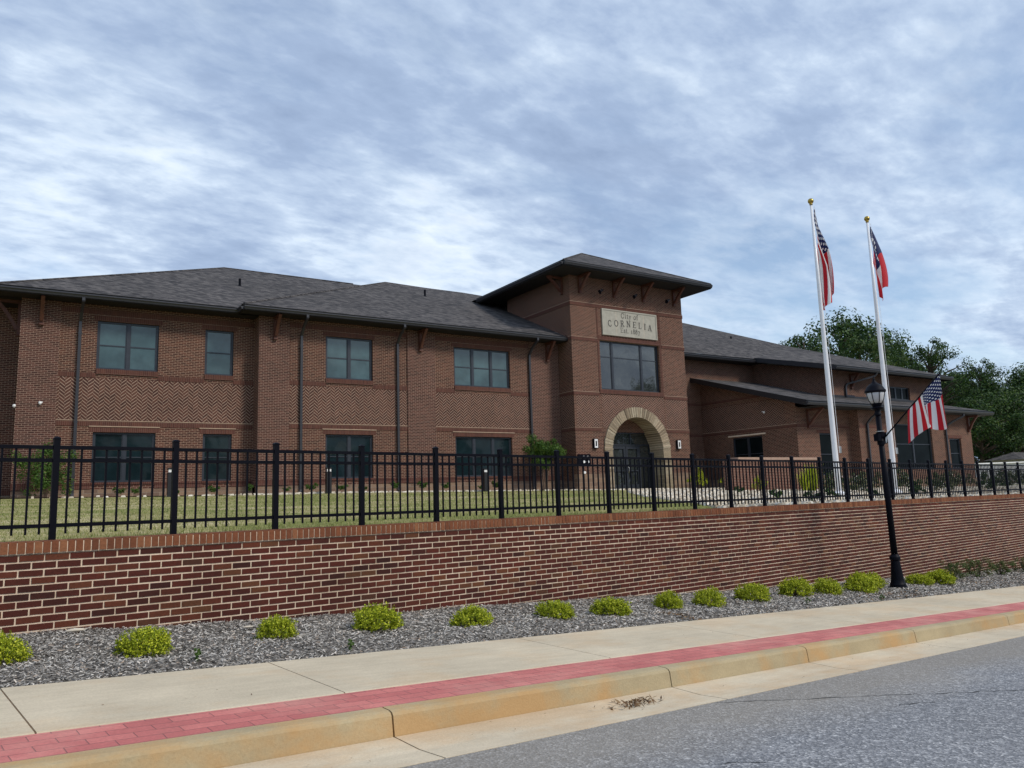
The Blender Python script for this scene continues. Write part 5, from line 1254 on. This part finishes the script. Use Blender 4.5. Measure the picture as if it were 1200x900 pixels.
nrm = nt.nodes.new('ShaderNodeVectorMath'); nrm.operation = 'NORMALIZE'; nt.links.new(tc.outputs['Generated'], nrm.inputs[0])
def lobe(d, wdt):                  # smooth patch of the cloud deck around a compass direction
    dp = nt.nodes.new('ShaderNodeVectorMath'); dp.operation = 'DOT_PRODUCT'; nt.links.new(nrm.outputs[0], dp.inputs[0]); dp.inputs[1].default_value = d
    m_ = nt.nodes.new('ShaderNodeMapRange'); m_.interpolation_type = 'SMOOTHSTEP'; m_.inputs[1].default_value = math.cos(R(wdt)); m_.inputs[2].default_value = 1.0
    nt.links.new(dp.outputs['Value'], m_.inputs[0]); return m_.outputs[0]
def addl(ls):
    o = None
    for d, wdt, k in ls:
        v = math_(nt, 'MULTIPLY', lobe(d, wdt), k); o = v if o is None else math_(nt, 'ADD', o, v)
    return o
thin = addl(THIN); dens = addl(DENS)
n4 = nz(mp(cv, (1, 3.2, 1), (5.3, 2.1, 0), -.55), 1.0, 7, .58, .25)   # long wind-drawn streaks
cover = ramp(nt, math_(nt, 'SUBTRACT', math_(nt, 'ADD', math_(nt, 'ADD', math_(nt, 'MULTIPLY', n1, .55), math_(nt, 'MULTIPLY', n2, .30)), math_(nt, 'MULTIPLY', n4, .2)), thin), [(.37, 0.12), (.53, .97)])
thick = math_(nt, 'ADD', math_(nt, 'ADD', math_(nt, 'ADD', math_(nt, 'MULTIPLY', n2, .42), math_(nt, 'MULTIPLY', n3, .30)), math_(nt, 'MULTIPLY', n1, .22)), math_(nt, 'MULTIPLY', n4, .20))
thick = math_(nt, 'SUBTRACT', math_(nt, 'ADD', thick, dens), .07)
ccol = ramp(nt, thick, [(.36, (.53, .59, .66)), (.42, (.445, .52, .615)), (.48, (.335, .41, .525)), (.56, (.245, .315, .44)), (.70, (.18, .24, .355))])
skyc = nt.nodes.new('ShaderNodeVectorMath'); skyc.operation = 'SCALE'; nt.links.new(sky.outputs[0], skyc.inputs[0]); skyc.inputs['Scale'].default_value = .095
mixn = mixc(nt, cover, skyc.outputs[0], ccol)
nt.links.new(mixn, bg.inputs['Color']); bg.inputs['Strength'].default_value = 1.0
sun = bpy.data.lights.new('sun', 'SUN'); sun.energy = 1.5; sun.angle = R(12); sun.color = (1, .92, .80)
so = bpy.data.objects.new('sun', sun); C.objects.link(so)
dv = Vector((math.sin(SUN_AZ)*math.cos(SUN_EL), math.cos(SUN_AZ)*math.cos(SUN_EL), math.sin(SUN_EL)))
so.rotation_euler = dv.to_track_quat('Z', 'Y').to_euler()
# ------------------------------------------------------------------ camera
cam = bpy.data.cameras.new('camera'); co = bpy.data.objects.new('camera', cam); C.objects.link(co)
yaw, pitch, roll = R(32.64), R(8.2176), R(-1.781)
f_ = Vector((math.sin(yaw)*math.cos(pitch), math.cos(yaw)*math.cos(pitch), math.sin(pitch)))
r0 = Vector((math.cos(yaw), -math.sin(yaw), 0)); u0 = r0.cross(f_)
r_ = r0*math.cos(roll)+u0*math.sin(roll); u_ = -r0*math.sin(roll)+u0*math.cos(roll)
m4 = Matrix((( r_.x, u_.x, -f_.x, 0), (r_.y, u_.y, -f_.y, 0), (r_.z, u_.z, -f_.z, 0), (0, 0, 0, 1)))
co.matrix_world = m4
cam.sensor_width = 36; cam.lens = 916.26/1200*36; cam.clip_start = .05; cam.clip_end = 4000
sc = bpy.context.scene; sc.camera = co
sc.view_settings.view_transform = 'Standard'; sc.view_settings.look = 'None'; sc.view_settings.exposure = .74; sc.view_settings.gamma = 1
